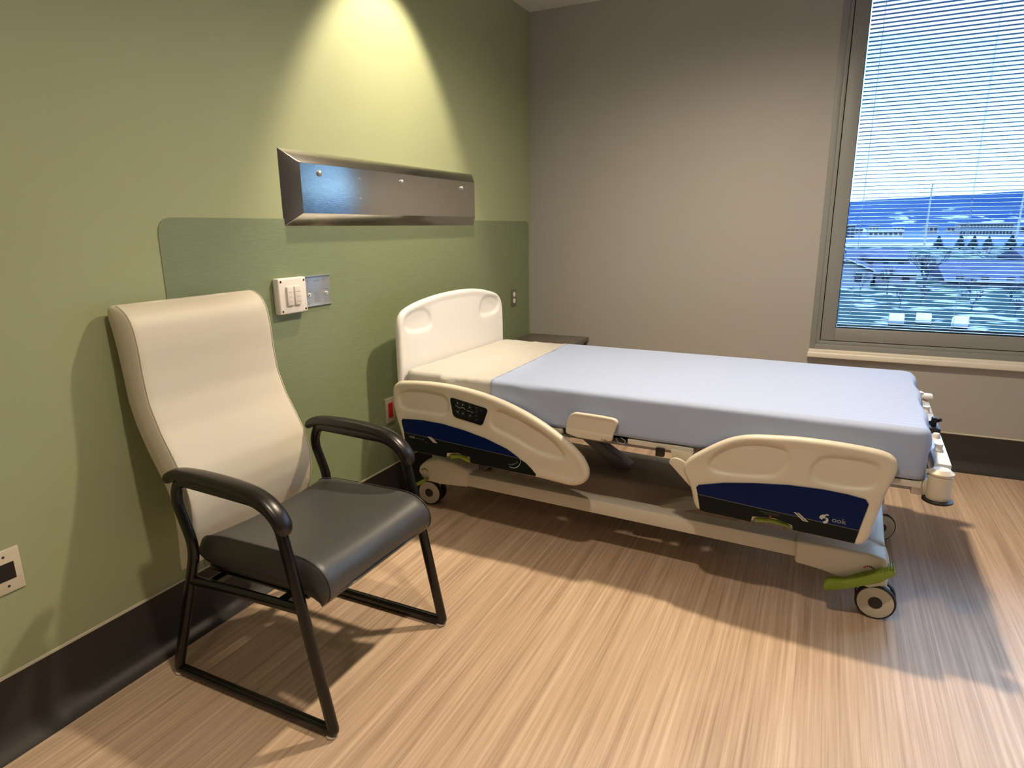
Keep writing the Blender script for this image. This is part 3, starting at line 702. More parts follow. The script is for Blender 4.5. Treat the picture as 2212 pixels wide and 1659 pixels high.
for sg in (-1, 1):
    make_rail('head_side_rail', sg, True, True)
    make_rail('foot_side_rail', sg, False, True)
    # exposed pivot arm of the foot rail
    a = MB()
    a.prism([tuple(q) for q in fillet([(1.190, 0.500), (1.212, 0.520), (1.245, 0.512), (1.300, 0.470), (1.345, 0.400), (1.315, 0.385), (1.262, 0.430)], 0.014, n=4)], lambda u, v, w: (u, sg * w, v), 0.468, 0.492, 0.004)
    a.prism([(1.195, 0.540), (1.275, 0.536), (1.262, 0.505), (1.205, 0.508)], lambda u, v, w: (u, sg * w, v), 0.440, 0.480, 0.004)
    a.build('pivot_arm', m_ivory, bed)
    MB().box((1.140, sg * 0.452, 0.505), (1.170, sg * 0.472, 0.536), 0.002).build('pivot_stop', m_black, bed)
    # small control plate between the rails
    c = MB(); cp = chaikin([(0.796, 0.537), (0.794, 0.575), (0.806, 0.615), (0.824, 0.632), (0.840, 0.635), (0.975, 0.632), (0.997, 0.626), (1.002, 0.610), (0.990, 0.585), (0.982, 0.560), (0.980, 0.535)], 1)
    panel(c, cp, lambda u, v, w: (u, sg * (0.492 - w), v), 0.020, 0.006, rim=0.0, recesses=[([(0.790, 0.566), (0.984, 0.562), (0.990, 0.585), (0.985, 0.620), (0.830, 0.624), (0.806, 0.605), (0.800, 0.585)], 0.003)], rw=0.005, grid=0.012)
    c.text('?-oo', 0.014, lambda x, y, z: (0.938 + x, sg * 0.4925, 0.5405 + y), mi=1)
    c.build('control_plate', [m_ivory, m_hub], bed)
    h = MB()
    h.sweep(fillet([(0.990, sg * 0.47, 0.550), (1.000, sg * 0.475, 0.536), (1.022, sg * 0.475, 0.533), (1.028, sg * 0.47, 0.545), (1.005, sg * 0.462, 0.552)], 0.005, closed=False), 0.0014, 0.0014, (0, 1, 0), n=6)
    h.build('wire_hook', m_plate, bed); h = MB()
    h.sweep(fillet([(0.780, sg * 0.47, 0.532), (0.786, sg * 0.475, 0.524), (0.806, sg * 0.475, 0.524), (0.810, sg * 0.47, 0.534)], 0.004, closed=False), 0.0012, 0.0012, (0, 1, 0), n=6)
    h.build('wire_hook', m_plate, bed)

# deck
for (xa, xb) in ((0.02, 0.768), (1.030, 1.272), (1.300, 1.955)):
    MB().box((xa, -0.459, 0.530), (xb, 0.459, 0.5515), 0.004).build('deck_section', m_powder, bed)
MB().box((0.772, -0.456, 0.530), (1.026, 0.456, 0.547), 0.003).build('deck_section', m_black, bed)
for yy in (-0.30, 0.30):
    MB().box((0.05, yy - 0.02, 0.470), (1.95, yy + 0.02, 0.527), 0.004).build('deck_rail', m_greymetal, bed)
for xx in (0.10, 1.27, 1.85):
    MB().box((xx, -0.28, 0.480), (xx + 0.05, 0.28, 0.520), 0.004).build('deck_cross_member', m_greymetal, bed)

# foot bar with corner bumpers
fb = MB(); fb.box((1.985, -0.400, 0.575), (2.030, 0.400, 0.598), 0.003); fb.box((1.985, -0.40, 0.54), (1.991, 0.40, 0.598), 0.002)
foot = fb.build('foot_bar', M('white_gloss_enamel', (0.72, 0.74, 0.76), 0.22), bed)
for yy in (-0.27, 0.22):
    k = MB(); k.lathe((2.005, yy, 0.598), (0, 0, 1), [(0.014, 0), (0.014, 0.006), (0.012, 0.008), (0.011, 0.020), (0.013, 0.022), (0.013, 0.026), (0.004, 0.027)], n=18); k.build('socket_cap', m_wplast, foot)
k = MB(); k.box((1.990, -0.075, 0.598), (2.028, 0.015, 0.618), 0.005); k.box((2.000, -0.05, 0.615), (2.016, -0.02, 0.650), 0.005); k.cyl((1.995, -0.01, 0.62), (2.028, -0.035, 0.642), 0.006, n=10)
k.build('hose_clip', m_black, foot)
MB().lathe((2.012, -0.115, 0.598), (0, 0, 1), [(0.012, 0), (0.012, 0.012), (0.009, 0.016), (0.002, 0.017)], n=14).build('socket_cap', m_wplast, foot)
for sg in (-1, 1):
    MB().box((1.93, sg * 0.36, 0.50), (1.99, sg * 0.44, 0.552), 0.006).build('bumper_bracket', m_powder, bed)
    bu = MB(); bu.lathe((2.000, sg * 0.452, 0.495), (0, 0, 1), [(0.024, 0.010), (0.031, 0.010), (0.032, 0.012), (0.032, 0.082), (0.030, 0.084), (0.030, 0.087), (0.034, 0.089), (0.034, 0.094), (0.022, 0.104), (0.010, 0.106)], n=32)
    bo = bu.build('corner_bumper', m_ivory, bed, angle=30)
    MB().lathe((2.000, sg * 0.452, 0.495), (0, 0, 1), [(0.036, 0.0), (0.041, 0.003), (0.041, 0.008), (0.036, 0.011)], n=32).build('bumper_ring', m_tyre, bo)
k = MB(); k.box((1.975, 0.425, 0.600), (2.045, 0.470, 0.622), 0.008); k.lathe((1.995, 0.440, 0.62), (0, 0, 1), [(0.016, 0), (0.016, 0.008), (0.010, 0.012), (0.002, 0.013)], n=16); k.build('bumper_cap', m_wplast, bed)

# base frame
for sg in (-1, 1):
    fy = lambda u, v, w: (u, sg * w, v)
    zt = 0.0 if sg < 0 else 0.040
    MB().prism([(0.20, 0.180 - zt * 0.6), (1.70, 0.172 - zt * 0.6), (1.70, 0.230 - zt), (0.20, 0.238 - zt)], fy, 0.290, 0.362, 0.005).build('base_beam', m_powder, bed)
    MB().prism([(-0.005, 0.205), (0.002, 0.235), (0.040, 0.268), (0.110, 0.292), (0.200, 0.286), (0.270, 0.262), (0.270, 0.180), (0.20, 0.172), (0.12, 0.165), (0.03, 0.168)], fy, 0.270, 0.374, 0.012, seg=3).build('base_casting', m_powder, bed)
    MB().prism([(1.625, 0.242), (1.625, 0.158), (1.715, 0.150), (1.790, 0.132), (1.860, 0.122), (1.900, 0.140), (1.915, 0.190), (1.900, 0.236), (1.850, 0.246), (1.74, 0.246)], fy, 0.262, 0.380, 0.010, seg=3).build('base_casting', m_powder, bed)
    # moulded shroud rising towards the lift column
for (xa, xb, ha) in ((0.035, 0.115, 0.272), (1.822, 1.896, 0.243)):
    y_ = 0.275; n = 10; c = MB()
    poly = [(-y_, 0)]
    MBB = []
    for k in range(n + 1):
        t = k / n; yy = -y_ + 2 * y_ * t; fl = 0.030 * max(0, 1 - min(t, 1 - t) / 0.14) ** 2
        MBB.append((yy, xa - fl, xb))
    pl = [(a, p0) for a, p0, p1 in MBB] + [(a, p1) for a, p0, p1 in reversed(MBB)]
    c.prism(pl, lambda u, v, w: (v, u, w), 0.150, ha, 0.006); c.build('cross_beam', m_powder, bed)
# central shroud, lift columns and linkage
def rrect(x0, x1, z0, z1, r): return [tuple(q) for q in fillet([(x0, z0), (x1, z0), (x1, z1), (x0, z1)], r, n=6)]
sh = MB(); sh.prism([tuple(q) for q in fillet([(0.64, 0.10), (1.34, 0.10), (1.42, 0.18), (1.36, 0.252), (0.66, 0.252), (0.60, 0.18)], 0.05, n=6)], lambda u, v, w: (u, w, v), -0.13, 0.15, 0.02, seg=3)
sh.build('base_shroud', m_taupe, bed)
for xx in (0.36, 1.50):
    c = MB(); c.box((xx, -0.11, 0.17), (xx + 0.14, 0.11, 0.34), 0.01); c.box((xx + 0.015, -0.09, 0.34), (xx + 0.125, 0.09, 0.505), 0.008, mi=0); c.build('lift_column', m_greymetal, bed)
MB().box((0.20, -0.27, 0.20), (0.26, 0.27, 0.25), 0.004).build('long_rail_bracket', m_greymetal, bed)
MB().prism([(0.62, 0.400), (0.68, 0.400), (0.905, 0.268), (0.875, 0.240), (0.855, 0.238)], lambda u, v, w: (u, w, v), -0.02, 0.05, 0.003).build('lift_arm', m_greymetal, bed)
MB().prism([(0.98, 0.150), (1.04, 0.150), (1.30, 0.235), (1.30, 0.262), (1.20, 0.248)], lambda u, v, w: (u, w, v), -0.23, -0.18, 0.004).build('brake_link', m_powder, bed)

# casters with pedals
def caster(x, y, yaw, pedal):
    t = bpy.data.objects.new('caster', None); COL.objects.link(t); t.parent = bed; t.location = (x, y, 0); t.rotation_euler = (0, 0, yaw)
    R = 0.0625
    f = MB(); f.lathe((0, 0, 0.098), (0, 0, 1), [(0.020, 0), (0.030, 0.004), (0.030, 0.045), (0.024, 0.05)], n=20)
    f.prism([tuple(q) for q in fillet([(-0.034, 0.030), (0.020, 0.045), (0.045, 0.075), (0.040, 0.112), (-0.030, 0.118), (-0.058, 0.085), (-0.060, 0.050)], 0.015, n=4)], lambda u, v, w: (u, w, v), -0.009, 0.009, 0.003)
    f.build('fork', m_powder, t)
    for s_ in (-1, 1):
        ax = (0, s_, 0); c = (0, s_ * 0.012, R)
        w = MB().lathe(c, ax, [(0.030, 0), (R - 0.003, 0.0), (R, 0.004), (R, 0.018), (R - 0.002, 0.021), (R - 0.006, 0.022)], n=40); w.build('tyre', m_tyre, t)
        MB().lathe(c, ax, [(R - 0.007, 0.018), (R - 0.007, 0.0232), (R - 0.011, 0.0245), (0.024, 0.0235), (0.023, 0.0235)], n=40).build('wheel_disc', m_ivory, t)
        MB().lathe(c, ax, [(0.0215, 0.02), (0.0215, 0.0245), (0.019, 0.0255), (0.004, 0.0258)], n=28).build('hub_cap', m_hub, t)
    return t
def pedal(x, y, sg, flip=1, sc=1.0):
    pts = [(-0.110, -0.048), (-0.107, -0.058), (-0.096, -0.064), (-0.030, -0.035), (0.055, 0.010), (0.092, 0.046), (0.094, 0.058), (0.076, 0.060), (0.050, 0.044), (0.004, 0.020), (-0.046, -0.012), (-0.094, -0.026), (-0.106, -0.034)]
    pts = [(u * sc, v * sc) for u, v in pts]
    b = MB(); b.prism([(x + flip * u, 0.160 + v * 1.0) for u, v in pts], lambda u, v, w: (u, sg * w, v), y, y + 0.042, 0.006, seg=3)
    for k in range(6 if sc == 1 else 0):
        u = 0.050 + k * 0.0075; v = 0.038 + k * 0.0045
        b.box((x + flip * u - 0.0015, sg * (y + 0.002), 0.160 + v), (x + flip * u + 0.0015, sg * (y + 0.040), 0.160 + v + 0.015 - abs(k - 3) * 0.002), 0.0005)
        u = -0.100 + k * 0.009; v = -0.0345 + k * 0.0022
        b.box((x + flip * u - 0.0018, sg * (y + 0.002), 0.160 + v - 0.004), (x + flip * u + 0.0018, sg * (y + 0.0432), 0.160 + v + 0.007), 0.0005)
    return b.build('brake_pedal', m_lime, bed)
caster(1.885, -0.322, 0.0, True); pedal(1.833, 0.376, -1)
caster(1.900, 0.312, math.radians(25), True); pedal(1.833, 0.376, 1)
caster(-0.020, -0.245, 0.12, True); pedal(0.012, 0.372, -1, 1, 0.5)
caster(-0.020, 0.270, -0.2, True); pedal(0.012, 0.372, 1, 1, 0.5)
# indicator marks by the pedals
for sg in (-1, 1):
    for cx, cz in ((1.853, 0.196), (0.035, 0.222)):
        k = MB()
        for q in range(7):
            t0 = math.radians(150 - q * 18); t1 = math.radians(150 - (q + 1) * 18 + 4)
            a0 = (cx + 0.021 * math.cos(t0), cz - 0.012 + 0.021 * math.sin(t0)); a1 = (cx + 0.021 * math.cos(t1), cz - 0.012 + 0.021 * math.sin(t1))
            b0 = (cx + 0.016 * math.cos(t0), cz - 0.012 + 0.016 * math.sin(t0)); b1 = (cx + 0.016 * math.cos(t1), cz - 0.012 + 0.016 * math.sin(t1))
            yy = 0.3805 if cx > 1 else 0.3745
            k.prism([a0, a1, b1, b0], lambda u, v, w: (u, sg * w, v), yy - 0.003, yy, mi=(1 if (q < 3 and cx > 1) else 0))
        k.build('brake_mark', [m_black, m_red], bed)

# ------------------------------------------------------------------ mattress and sheets (separate things, same placing as the bed)
def bedthing(o): o.location = BO; o.rotation_euler = (0, 0, ANG); return o
mo = MB().box((0.006, -0.446, 0.5535), (1.962, 0.446, 0.7060), 0.022, seg=4).build('mattress', m_mattress)
tag(bedthing(mo), 'navy mattress under the sheets on the hospital bed', 'mattress')

def nz(x, y, z=0.0, s=1.0):
    from mathutils import noise
    return noise.noise(Vector((x * s, y * s, z * s)))
def sheet(xa_near, xa_far, xb, Wd, ztop, zhem, rad, closed_end, disp, topdisp, th=0.003, step=0.014):
    """draped sheet open at one end. closed_end 'foot' or 'head'."""
    # U path (x, y) from near open end, round the closed end, to the far open end
    rc = 0.045
    if closed_end == 'foot': P = [(xa_near, -Wd), (xb, -Wd), (xb, Wd), (xa_far, Wd)]
    else: P = [(xb, -Wd), (xa_near, -Wd), (xa_near, Wd), (xb - 0.03, Wd)]
    path = resample([tuple(q) for q in fillet(P, rc, closed=False, n=8)], step, closed=False)
    T = np.gradient(path, axis=0); T /= np.linalg.norm(T, axis=1)[:, None]
    N = np.stack([T[:, 1], -T[:, 0]], 1)
    if closed_end == 'head': N = -N
    prof = [(-rad * (1 - math.sin(t)), ztop - rad * (1 - math.cos(t))) for t in [k / 5 * PI / 2 for k in range(6)]]
    nd = 9
    zs = [ztop - rad - (ztop - rad - zhem) * (k / nd) for k in range(1, nd + 1)]
    prof += [(0.0, z_) for z_ in zs]
    vs = []; fs = []; K = len(path); Q = len(prof)
    for i in range(K):
        for q, (off, z_) in enumerate(prof):
            dd = disp(path[i, 0], path[i, 1], z_, i * step) if q > 1 else 0.0
            hz = 0.0
            if q == Q - 1: hz = 0.004 * nz(i * step * 6, 3.0)
            x, y = path[i] + N[i] * (off + dd); vs.append((x, y, z_ + hz + (topdisp(x, y) if q <= 2 else 0)))
    for i in range(K - 1):
        for q in range(Q - 1): a = i * Q + q; fs.append((a, a + 1, a + Q + 1, a + Q))
    # top
    inner = np.array([vs[i * Q][:2] for i in range(K)])
    lo = inner.min(0); hi = inner.max(0)
    if closed_end == 'foot': op = resample([tuple(inner[-1]), tuple(inner[0])], step, closed=False)[1:-1]
    else: op = resample([tuple(inner[-1]), tuple(inner[0])], step, closed=False)[1:-1]
    ringp = np.vstack([inner, op]); g = np.array([(x, y) for x in np.arange(lo[0], hi[0], 0.016) for y in np.arange(lo[1], hi[1], 0.0105)])
    g = g[sdf(g, ringp) > 0.007]
    A = np.vstack([ringp, g]); n0 = len(ringp)
    res = delaunay_2d_cdt([Vector(p) for p in A], [(i, (i + 1) % n0) for i in range(n0)], [], 0, 1e-6)
    V = np.array([tuple(v) for v in res[0]]); F = list(res[2]); cen = np.array([V[list(f)].mean(0) for f in F]); ok = sdf(cen, ringp) > 0
    o = len(vs); vs += [(v[0], v[1], ztop + topdisp(v[0], v[1])) for v in V]
    fs += [tuple(i + o for i in f) for f, k in zip(F, ok) if k]
    bm = bmesh.new(); bv = [bm.verts.new(v) for v in vs]
    for f in fs:
        try: bm.faces.new([bv[i] for i in f])
        except ValueError: pass
    bmesh.ops.remove_doubles(bm, verts=bm.verts, dist=0.0008)
    bmesh.ops.delete(bm, geom=[v for v in bm.verts if not v.link_faces], context='VERTS')
    m = MB().frombm(bm); return m
def d_blue(x, y, z_, s):
    k = min(1, max(0, (0.70 - z_) / 0.06)); e = 0.0025 * nz(x * 3, y * 3, z_ * 14) + 0.002 * nz(x * 11, y * 9, z_ * 6)
    e += 0.008 * math.exp(-((x - 0.62) / 0.13) ** 2) * nz(x * 14 + z_ * 10, z_ * 24) + 0.005 * math.exp(-((x - 1.30 - z_) / 0.02) ** 2) * (1 if z_ > 0.64 else 0)
    e += 0.0018 * k * math.sin(x * 7) * (1 if y < 0 else 0)
    if x > 1.93: e += 0.010 * math.sin(y * 22) * (0.4 + 0.6 * abs(nz(y * 4, 2))) - 0.002
    return e + 0.001
def t_blue(x, y):
    f = min(1, max(0, (x - 0.75) / 0.6)); rib = math.sin(y * 2 * PI / 0.034 + 0.6 * nz(x * 2, y * 4))
    return 0.0013 * f * rib + 0.0020 * nz(x * 3.2, y * 3.5) + 0.0006 * nz(x * 14, y * 14)
blue = sheet(0.447, 0.395, 1.966, 0.4575, 0.714, 0.556, 0.022, 'foot', d_blue, t_blue)
o = blue.build('blue_bed_sheet', m_blue, angle=70)
sm = o.modifiers.new('thick', 'SOLIDIFY'); sm.thickness = 0.0018; sm.offset = -1
tag(bedthing(o), 'pale blue bed sheet draped over most of the mattress to the foot end', 'bed sheet')
def d_white(x, y, z_, s):
    e = 0.0015 * nz(x * 8, y * 6, z_ * 10)
    if y < 0:
        g_ = math.exp(-((x - 0.30) / 0.11) ** 2); e += g_ * (0.014 * abs(nz(x * 16 + z_ * 9, z_ * 18)) + 0.004)
        # diagonal gathered pleat
        l = (x - 0.20) * 0.45 + (z_ - 0.70); e += 0.011 * math.exp(-(l / 0.009) ** 2) * (1 if 0.20 < x < 0.42 else 0)
        e += 0.007 * math.exp(-((x - 0.205) / 0.006) ** 2)
    return e
def t_white(x, y):
    f1 = 0.0045 * math.exp(-((x - 0.205 - 0.02 * y) / 0.007) ** 2); f2 = 0.0032 * math.exp(-((x - 0.385 - 0.01 * y) / 0.010) ** 2)
    edge = 0.006 * max(0, 1 - abs(x - 0.03) / 0.03) if y < -0.35 else 0
    return f1 + f2 + 0.0022 * nz(x * 7, y * 3) + 0.0016 * nz(x * 26, y * 14) + 0.0012 * nz(x * 60, y * 22) + edge * 0.6
white = sheet(0.004, 0.004, 0.505, 0.4535, 0.7108, 0.560, 0.020, 'head', d_white, t_white)
o = white.build('white_fitted_sheet', m_wsheet, angle=70)
sm = o.modifiers.new('thick', 'SOLIDIFY'); sm.thickness = 0.0015; sm.offset = -1
tag(bedthing(o), 'white crinkled fitted sheet on the mattress beside the headboard', 'bed sheet')

# ------------------------------------------------------------------ outside
GZ = -8.0
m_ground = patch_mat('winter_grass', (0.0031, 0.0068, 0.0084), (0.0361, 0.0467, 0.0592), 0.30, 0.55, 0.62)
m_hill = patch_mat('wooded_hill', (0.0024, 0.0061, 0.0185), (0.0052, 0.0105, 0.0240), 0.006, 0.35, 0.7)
def hill_snow(m):
    n = m.node_tree; L = n.links.new; b = n.nodes['Principled BSDF']; old = b.inputs['Base Color'].links[0].from_socket
    t = n.nodes.new('ShaderNodeTexCoord'); a = n.nodes.new('ShaderNodeMapping'); a.inputs['Scale'].default_value = (1, 0.35, 3)
    x = n.nodes.new('ShaderNodeTexNoise'); x.inputs['Scale'].default_value = 0.035; x.inputs['Detail'].default_value = 3
    r = n.nodes.new('ShaderNodeValToRGB'); r.color_ramp.elements[0].position = 0.60; r.color_ramp.elements[1].position = 0.64
    sx = n.nodes.new('ShaderNodeSeparateXYZ'); mr = n.nodes.new('ShaderNodeMapRange'); mr.inputs['From Min'].default_value = 34; mr.inputs['From Max'].default_value = 8
    mu = n.nodes.new('ShaderNodeMath'); mu.operation = 'MULTIPLY'; k = n.nodes.new('ShaderNodeMix'); k.data_type = 'RGBA'; k.inputs['B'].default_value = (0.036, 0.046, 0.06, 1)
    L(t.outputs['Object'], a.inputs[0]); L(a.outputs[0], x.inputs['Vector']); L(x.outputs['Fac'], r.inputs[0]); L(t.outputs['Object'], sx.inputs[0]); L(sx.outputs['Z'], mr.inputs[0])
    L(r.outputs[0], mu.inputs[0]); L(mr.outputs[0], mu.inputs[1]); L(mu.outputs[0], k.inputs['Factor']); L(old, k.inputs['A']); L(k.outputs['Result'], b.inputs['Base Color'])
hill_snow(m_hill)
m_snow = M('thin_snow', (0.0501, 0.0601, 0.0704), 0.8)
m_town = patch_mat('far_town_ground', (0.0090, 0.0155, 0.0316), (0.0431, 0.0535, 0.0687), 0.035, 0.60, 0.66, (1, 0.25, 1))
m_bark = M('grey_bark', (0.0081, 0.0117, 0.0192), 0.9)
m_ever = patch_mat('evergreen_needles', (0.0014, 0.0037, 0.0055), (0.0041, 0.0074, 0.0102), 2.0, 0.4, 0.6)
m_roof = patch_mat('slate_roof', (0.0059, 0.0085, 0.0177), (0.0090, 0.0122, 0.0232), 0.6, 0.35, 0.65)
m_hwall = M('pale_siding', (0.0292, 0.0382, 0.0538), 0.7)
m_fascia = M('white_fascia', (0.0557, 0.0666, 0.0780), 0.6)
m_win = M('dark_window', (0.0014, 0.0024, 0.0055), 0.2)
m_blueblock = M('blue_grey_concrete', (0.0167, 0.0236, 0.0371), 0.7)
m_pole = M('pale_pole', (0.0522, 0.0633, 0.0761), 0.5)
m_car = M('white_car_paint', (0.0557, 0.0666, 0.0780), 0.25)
for _m in (m_ground, m_hill, m_snow, m_town, m_bark, m_ever, m_roof, m_hwall, m_fascia, m_blueblock, m_pole, m_car):
    _m.node_tree.nodes['Principled BSDF'].inputs['Specular IOR Level'].default_value = 0.0
MB().box((-500, 14, GZ - 0.5), (900, 330, GZ)).build('ground', m_ground, kind='structure', smooth=False)
MB().box((-500, 330, GZ - 0.5), (900, 1000, GZ - 0.001)).build('town_ground', m_town, kind='structure', smooth=False)
MB().box((-100, 326, GZ), (46, 352, GZ + 0.12), 0.02).build('snowy_road', m_snow, kind='structure')
MB().box((-100, 452, GZ), (500, 500, GZ + 0.15), 0.02).build('snowy_road', m_snow, kind='structure')
# hill
b = MB(); nx, ny = 90, 26; vs = []
for j in range(ny):
    t = j / (ny - 1); y = 800 + 760 * t
    for i in range(nx):
        x = -700 + i * 20.0
        rg = 44 + 0.046 * (x - 0) + 3.0 * nz(x * 0.006, 5) + 1.2 * nz(x * 0.03, 9)
        if x > 420: rg -= (x - 420) * 0.02
        vs.append((x, y, GZ - 0.3 + (rg - GZ) * smst(np.array([t]))[0] ** 1.1 * (1 + 0.03 * nz(x * 0.01, y * 0.01))))
fs = [(j * nx + i, j * nx + i + 1, (j + 1) * nx + i + 1, (j + 1) * nx + i) for j in range(ny - 1) for i in range(nx - 1)]
b.add(vs, fs); o = b.build('hillside', m_hill, kind='structure', angle=80)

def house(name, label, x0, x1, y0, y1, ez, rz_, axis, wall, roof, wins=2, cat='house'):
    cx, cy = (x0 + x1) / 2, y0
    t = thing(name, label, cat, (cx, cy, GZ)); hx = (x1 - x0) / 2; D = y1 - y0; e = ez - GZ; r_ = rz_ - GZ
    MB().box((-hx, 0, 0), (hx, D, e)).build('wall', wall, t, smooth=False)
    if axis == 'y':
        MB().prism([(-hx, e), (hx, e), (0, r_)], lambda u, v, w: (u, w, v), 0, D).build('gable', wall, t, smooth=False)
        k = MB(); ov = 0.45; dz = (r_ - e) / hx * ov
        for s_ in (-1, 1): k.prism([(0, r_ + 0.02), (s_ * (hx + ov), e - dz + 0.02), (s_ * (hx + ov), e - dz + 0.25), (0, r_ + 0.25)], lambda u, v, w: (u, w, v), -0.4, D + 0.4)
        k.build('roof', roof, t, smooth=False)
        k = MB()
        for s_ in (-1, 1): k.prism([(0, r_ - 0.02), (s_ * (hx + ov), e - dz - 0.02), (s_ * (hx + ov), e - dz + 0.2), (0, r_ + 0.2)], lambda u, v, w: (u, w, v), -0.5, -0.4)
        k.build('fascia', m_fascia, t, smooth=False)
    else:
        MB().prism([(-0.4, e), (D + 0.4, e), (D / 2, r_)], lambda u, v, w: (w, u, v), -hx - 0.4, hx + 0.4).build('roof', roof, t, smooth=False)
        MB().box((-hx - 0.45, -0.55, e - 0.15), (hx + 0.45, -0.40, e + 0.08)).build('fascia', m_fascia, t, smooth=False)
    for q in range(wins):
        wx = -hx + (q + 0.5) * 2 * hx / wins
        MB().box((wx - 0.5, -0.05, e * 0.35), (wx + 0.5, 0.02, e * 0.35 + 1.2)).build('window', m_win, t, smooth=False)
    return t
house('gable_house', 'pale house with a white edged gable at the left of the window view', 1.2, 8.0, 105, 118, -5.3, -3.8, 'y', m_hwall, m_roof, 2)
house('garage', 'low blue-grey roofed house just right of the pale gable house', 9.0, 14.5, 112, 122, -6.2, -5.0, 'x', m_hwall, m_roof, 2)
house('broad_house', 'broad dark slate roofed house right of the bare tree', 18.5, 34.0, 112, 136, -7.0, -4.6, 'x', m_blueblock, m_roof, 5)
house('far_slate_house', 'slate roofed house behind and left of the bare tree', 6.0, 17.0, 150, 172, -5.6, -4.0, 'x', m_blueblock, m_roof, 4)
house('right_slate_house', 'dark roofed house at the right edge of the window view', 37.0, 58.0, 150, 178, -6.2, -4.0, 'x', m_blueblock, m_roof, 6)
def block(name, label, x0, x1, y0, D, z1, wall, rows, cols, wm=m_win, top=None, cat='building'):
    t = thing(name, label, cat, ((x0 + x1) / 2, y0, GZ)); hx = (x1 - x0) / 2; h = z1 - GZ
    MB().box((-hx, 0, 0), (hx, D, h)).build('wall', wall, t, smooth=False)
    MB().box((-hx - 0.4, -0.6, h), (hx + 0.4, D + 0.4, h + (top or 0.5))).build('roof', m_fascia, t, smooth=False)
    for r_ in range(rows):
        for c in range(cols):
            wx = -hx + (c + 0.5) * 2 * hx / cols; wz = h * (r_ + 0.35) / rows
            MB().box((wx - hx / cols * 0.62, -0.12, wz), (wx + hx / cols * 0.62, 0.05, wz + h / rows * 0.5)).build('window', wm, t, smooth=False)
    return t
block('long_white_hall', 'long white flat-roofed hall with a row of dark windows beyond the road', 26, 46.5, 505, 18, -4.2, m_fascia, 1, 7, top=1.5)
block('corner_block', 'tall blue-grey block with small dark windows at the left edge of the view', 9, 17.5, 500, 20, 0.3, m_blueblock, 4, 3)
block('ribbed_block', 'wide pale apartment block with many narrow windows right of the lamp mast', 86, 117, 560, 20, 0.4, m_hwall, 2, 16)
for k, (x, y) in enumerate([(19, 640), (55, 700), (70, 610), (100, 720), (135, 640), (38, 760), (88, 780)]):
    block('town_house', ['small pale house on the far slope behind the left block', 'small pale house on the slope behind the long white hall', 'small white-roofed house left of the ribbed apartment block',
          'small pale house on the slope above the ribbed apartment block', 'small pale house at the foot of the hill far right', 'tiny pale house high on the slope at left', 'tiny pale house high on the slope at centre'][k],
          x, x + 9, y, 8, GZ + 5 + k % 3, m_hwall, 1, 3, cat='house')
def mast(label, x, y, ztop):
    t = thing('floodlight_mast', label, 'lamp post', (x, y, GZ), group='floodlight masts in the town')
    MB().cyl((0, 0, 0), (0, 0, ztop - GZ), 0.50, 0.20, n=10).build('pole', m_pole, t)
    h = MB(); h.box((-2.6, -0.2, ztop - GZ - 0.2), (2.6, 0.2, ztop - GZ + 0.1))
    MB.build(h, 'cross_arm', m_greymetal, t, smooth=False)
    for k in range(6): MB().box((-2.6 + k * 0.95, -0.4, ztop - GZ - 0.9 + 0.7 * (k % 2)), (-2.1 + k * 0.95, 0.3, ztop - GZ - 0.1 + 0.7 * (k % 2))).build('floodlight', m_greymetal, t, smooth=False)
mast('tall white floodlight mast left of centre in the window view', 35.7, 296, 16.2)
mast('tall white floodlight mast at the right edge of the window view', 64.5, 296, 15.6)
# cars
def car(label, x, y, rz_):
    t = thing('car', label, 'car', (x, y, GZ), rz_); t.scale = (0.72, 0.72, 0.72)
    MB().prism([(-2.1, 0.35), (2.1, 0.35), (2.15, 0.75), (1.3, 0.92), (0.7, 1.42), (-0.9, 1.45), (-1.7, 0.98), (-2.15, 0.85)], lambda u, v, w: (u, w, v), -0.85, 0.85, 0.08).build('body', m_car, t)
    k = MB()
    for s_ in (-1, 1): k.prism([(1.1, 0.95), (0.66, 1.34), (-0.86, 1.36), (-1.45, 0.98)], lambda u, v, w: (u, s_ * w, v), 0.84, 0.865)
    k.build('side_windows', m_win, t, smooth=False)
    for wx in (-1.3, 1.35):
        for s_ in (-1, 1): MB().cyl((wx, s_ * 0.70, 0.33), (wx, s_ * 0.88, 0.33), 0.33, n=18).build('wheel', m_tyre, t)
    return t
car('white car parked low in the window view, leftmost of the three', 8.3, 66, math.radians(86))
car('white car parked low in the window view, middle of the three', 10.6, 67, math.radians(84))
car('white car parked low in the window view, rightmost of the three', 13.3, 65.5, math.radians(78))
MB().box((14.5, 56.5, GZ), (24, 61, GZ + 0.5), 0.2).build('snow_bank', m_snow, kind='structure')
# bare trees
def bare_tree(name, label, x, y, h, spread, seed, depth=6, r0=0.16):
    rnd = random.Random(seed); b = MB()
    def br(p, d, L, r, k):
        q = p + d * L; b.cyl(p, q, r, r * 0.68, n=5, caps=False)
        if k == 0: return
        for _ in range(3 if k > 1 else 2):
            nd = (d + Vector((rnd.uniform(-1, 1) * spread, rnd.uniform(-1, 1) * spread, rnd.uniform(-0.15, 0.5)))).normalized()
            br(q, nd, L * rnd.uniform(0.62, 0.85), r * 0.64, k - 1)
    br(Vector((0, 0, 0)), Vector((0, 0, 1)), h * 0.22, r0, depth)
    o = b.build(name, m_bark); o.location = (x, y, GZ); tag(o, label, 'tree'); return o
bare_tree('bare_tree', 'large bare spreading tree in the middle of the window view', 14.0, 98, 7.6, 0.85, 3, 6, 0.22)
bare_tree('bare_tree', 'slender bare tree in front of the pale gable house', 9.6, 96, 5.0, 0.6, 8, 5, 0.10)
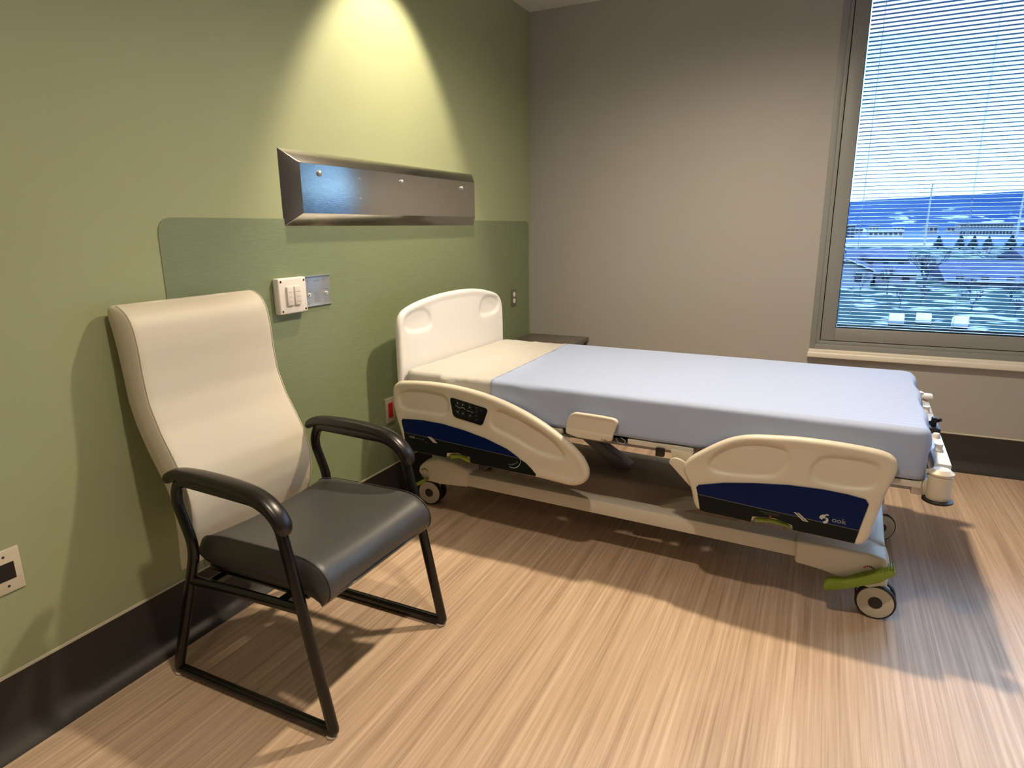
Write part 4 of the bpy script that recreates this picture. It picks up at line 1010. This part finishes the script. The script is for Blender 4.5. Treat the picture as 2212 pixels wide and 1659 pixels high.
bare_tree('bare_tree', 'small bare tree just right of the large spreading one', 18.2, 92, 4.2, 0.8, 12, 5, 0.10)
bare_tree('bare_tree', 'bare bushy tree near the right edge of the window view', 27.5, 100, 4.6, 0.8, 21, 5, 0.10)
bare_tree('bare_tree', 'low bare tree above the parked cars', 9.8, 80, 3.6, 0.9, 33, 5, 0.08)
for q, (tx, ty, th_) in enumerate([(6.2, 92, 4.6), (12.2, 84, 3.4), (16.5, 80, 3.2), (21.5, 88, 3.8), (24.5, 94, 4.6), (31.0, 106, 5.0), (8.6, 126, 6.5), (22.0, 140, 7.0), (30.0, 148, 7.5), (19.5, 76, 2.6), (15.0, 126, 6.0), (26.0, 80, 3.0)]):
    bare_tree('bare_tree', ['thin bare tree in front of the gable house wall, closest to the window frame', 'low bare bush between the gable house and the parked cars', 'low bare bush right of the middle parked car',
        'bare bush in front of the left end of the broad slate roofed house', 'bare tree in front of the middle of the broad slate roofed house', 'bare tree in front of the right end of the broad slate roofed house',
        'bare tree rising behind the pale gable house', 'bare tree rising behind the left end of the broad slate roofed house', 'bare tree rising behind the right end of the broad slate roofed house',
        'lowest bare bush above the snow bank', 'bare tree behind the low blue-grey roofed house', 'bare bush farthest right near the bottom of the window'][q], tx, ty, th_, 0.85, 60 + q, 5, 0.09)
def conifer(label, x, y, h, w, seed):
    rnd = random.Random(seed); b = MB(); n = 11
    for k in range(7):
        z0_ = h * (0.10 + 0.12 * k); r_ = w * (1 - k / 8.0); vs = [(0, 0, z0_ + h * 0.26)]
        for i in range(n): a = 2 * PI * i / n; rr = r_ * rnd.uniform(0.75, 1.15); vs.append((rr * math.cos(a), rr * math.sin(a), z0_ + rnd.uniform(-0.1, 0.1)))
        b.add(vs, [(0, 1 + i, 1 + (i + 1) % n) for i in range(n)] + [tuple(range(1, n + 1))[::-1]])
    b.cyl((0, 0, 0), (0, 0, h * 0.3), w * 0.12, n=6)
    o = b.build('conifer', m_ever, smooth=False); o.location = (x, y, GZ); return tag(o, label, 'tree', 'dark conifers along the road')
xs = [45, 50, 55.5, 60, 66, 71, 77, 39]
for k, x in enumerate(xs):
    conifer('dark round conifer, number %s from the left in the row beyond the slate roofs' % ['two', 'three', 'four', 'five', 'six', 'seven', 'eight', 'one'][k], x, 280 + 6 * (k % 3), 5.2 - 0.5 * (k % 3), 2.6, 40 + k)
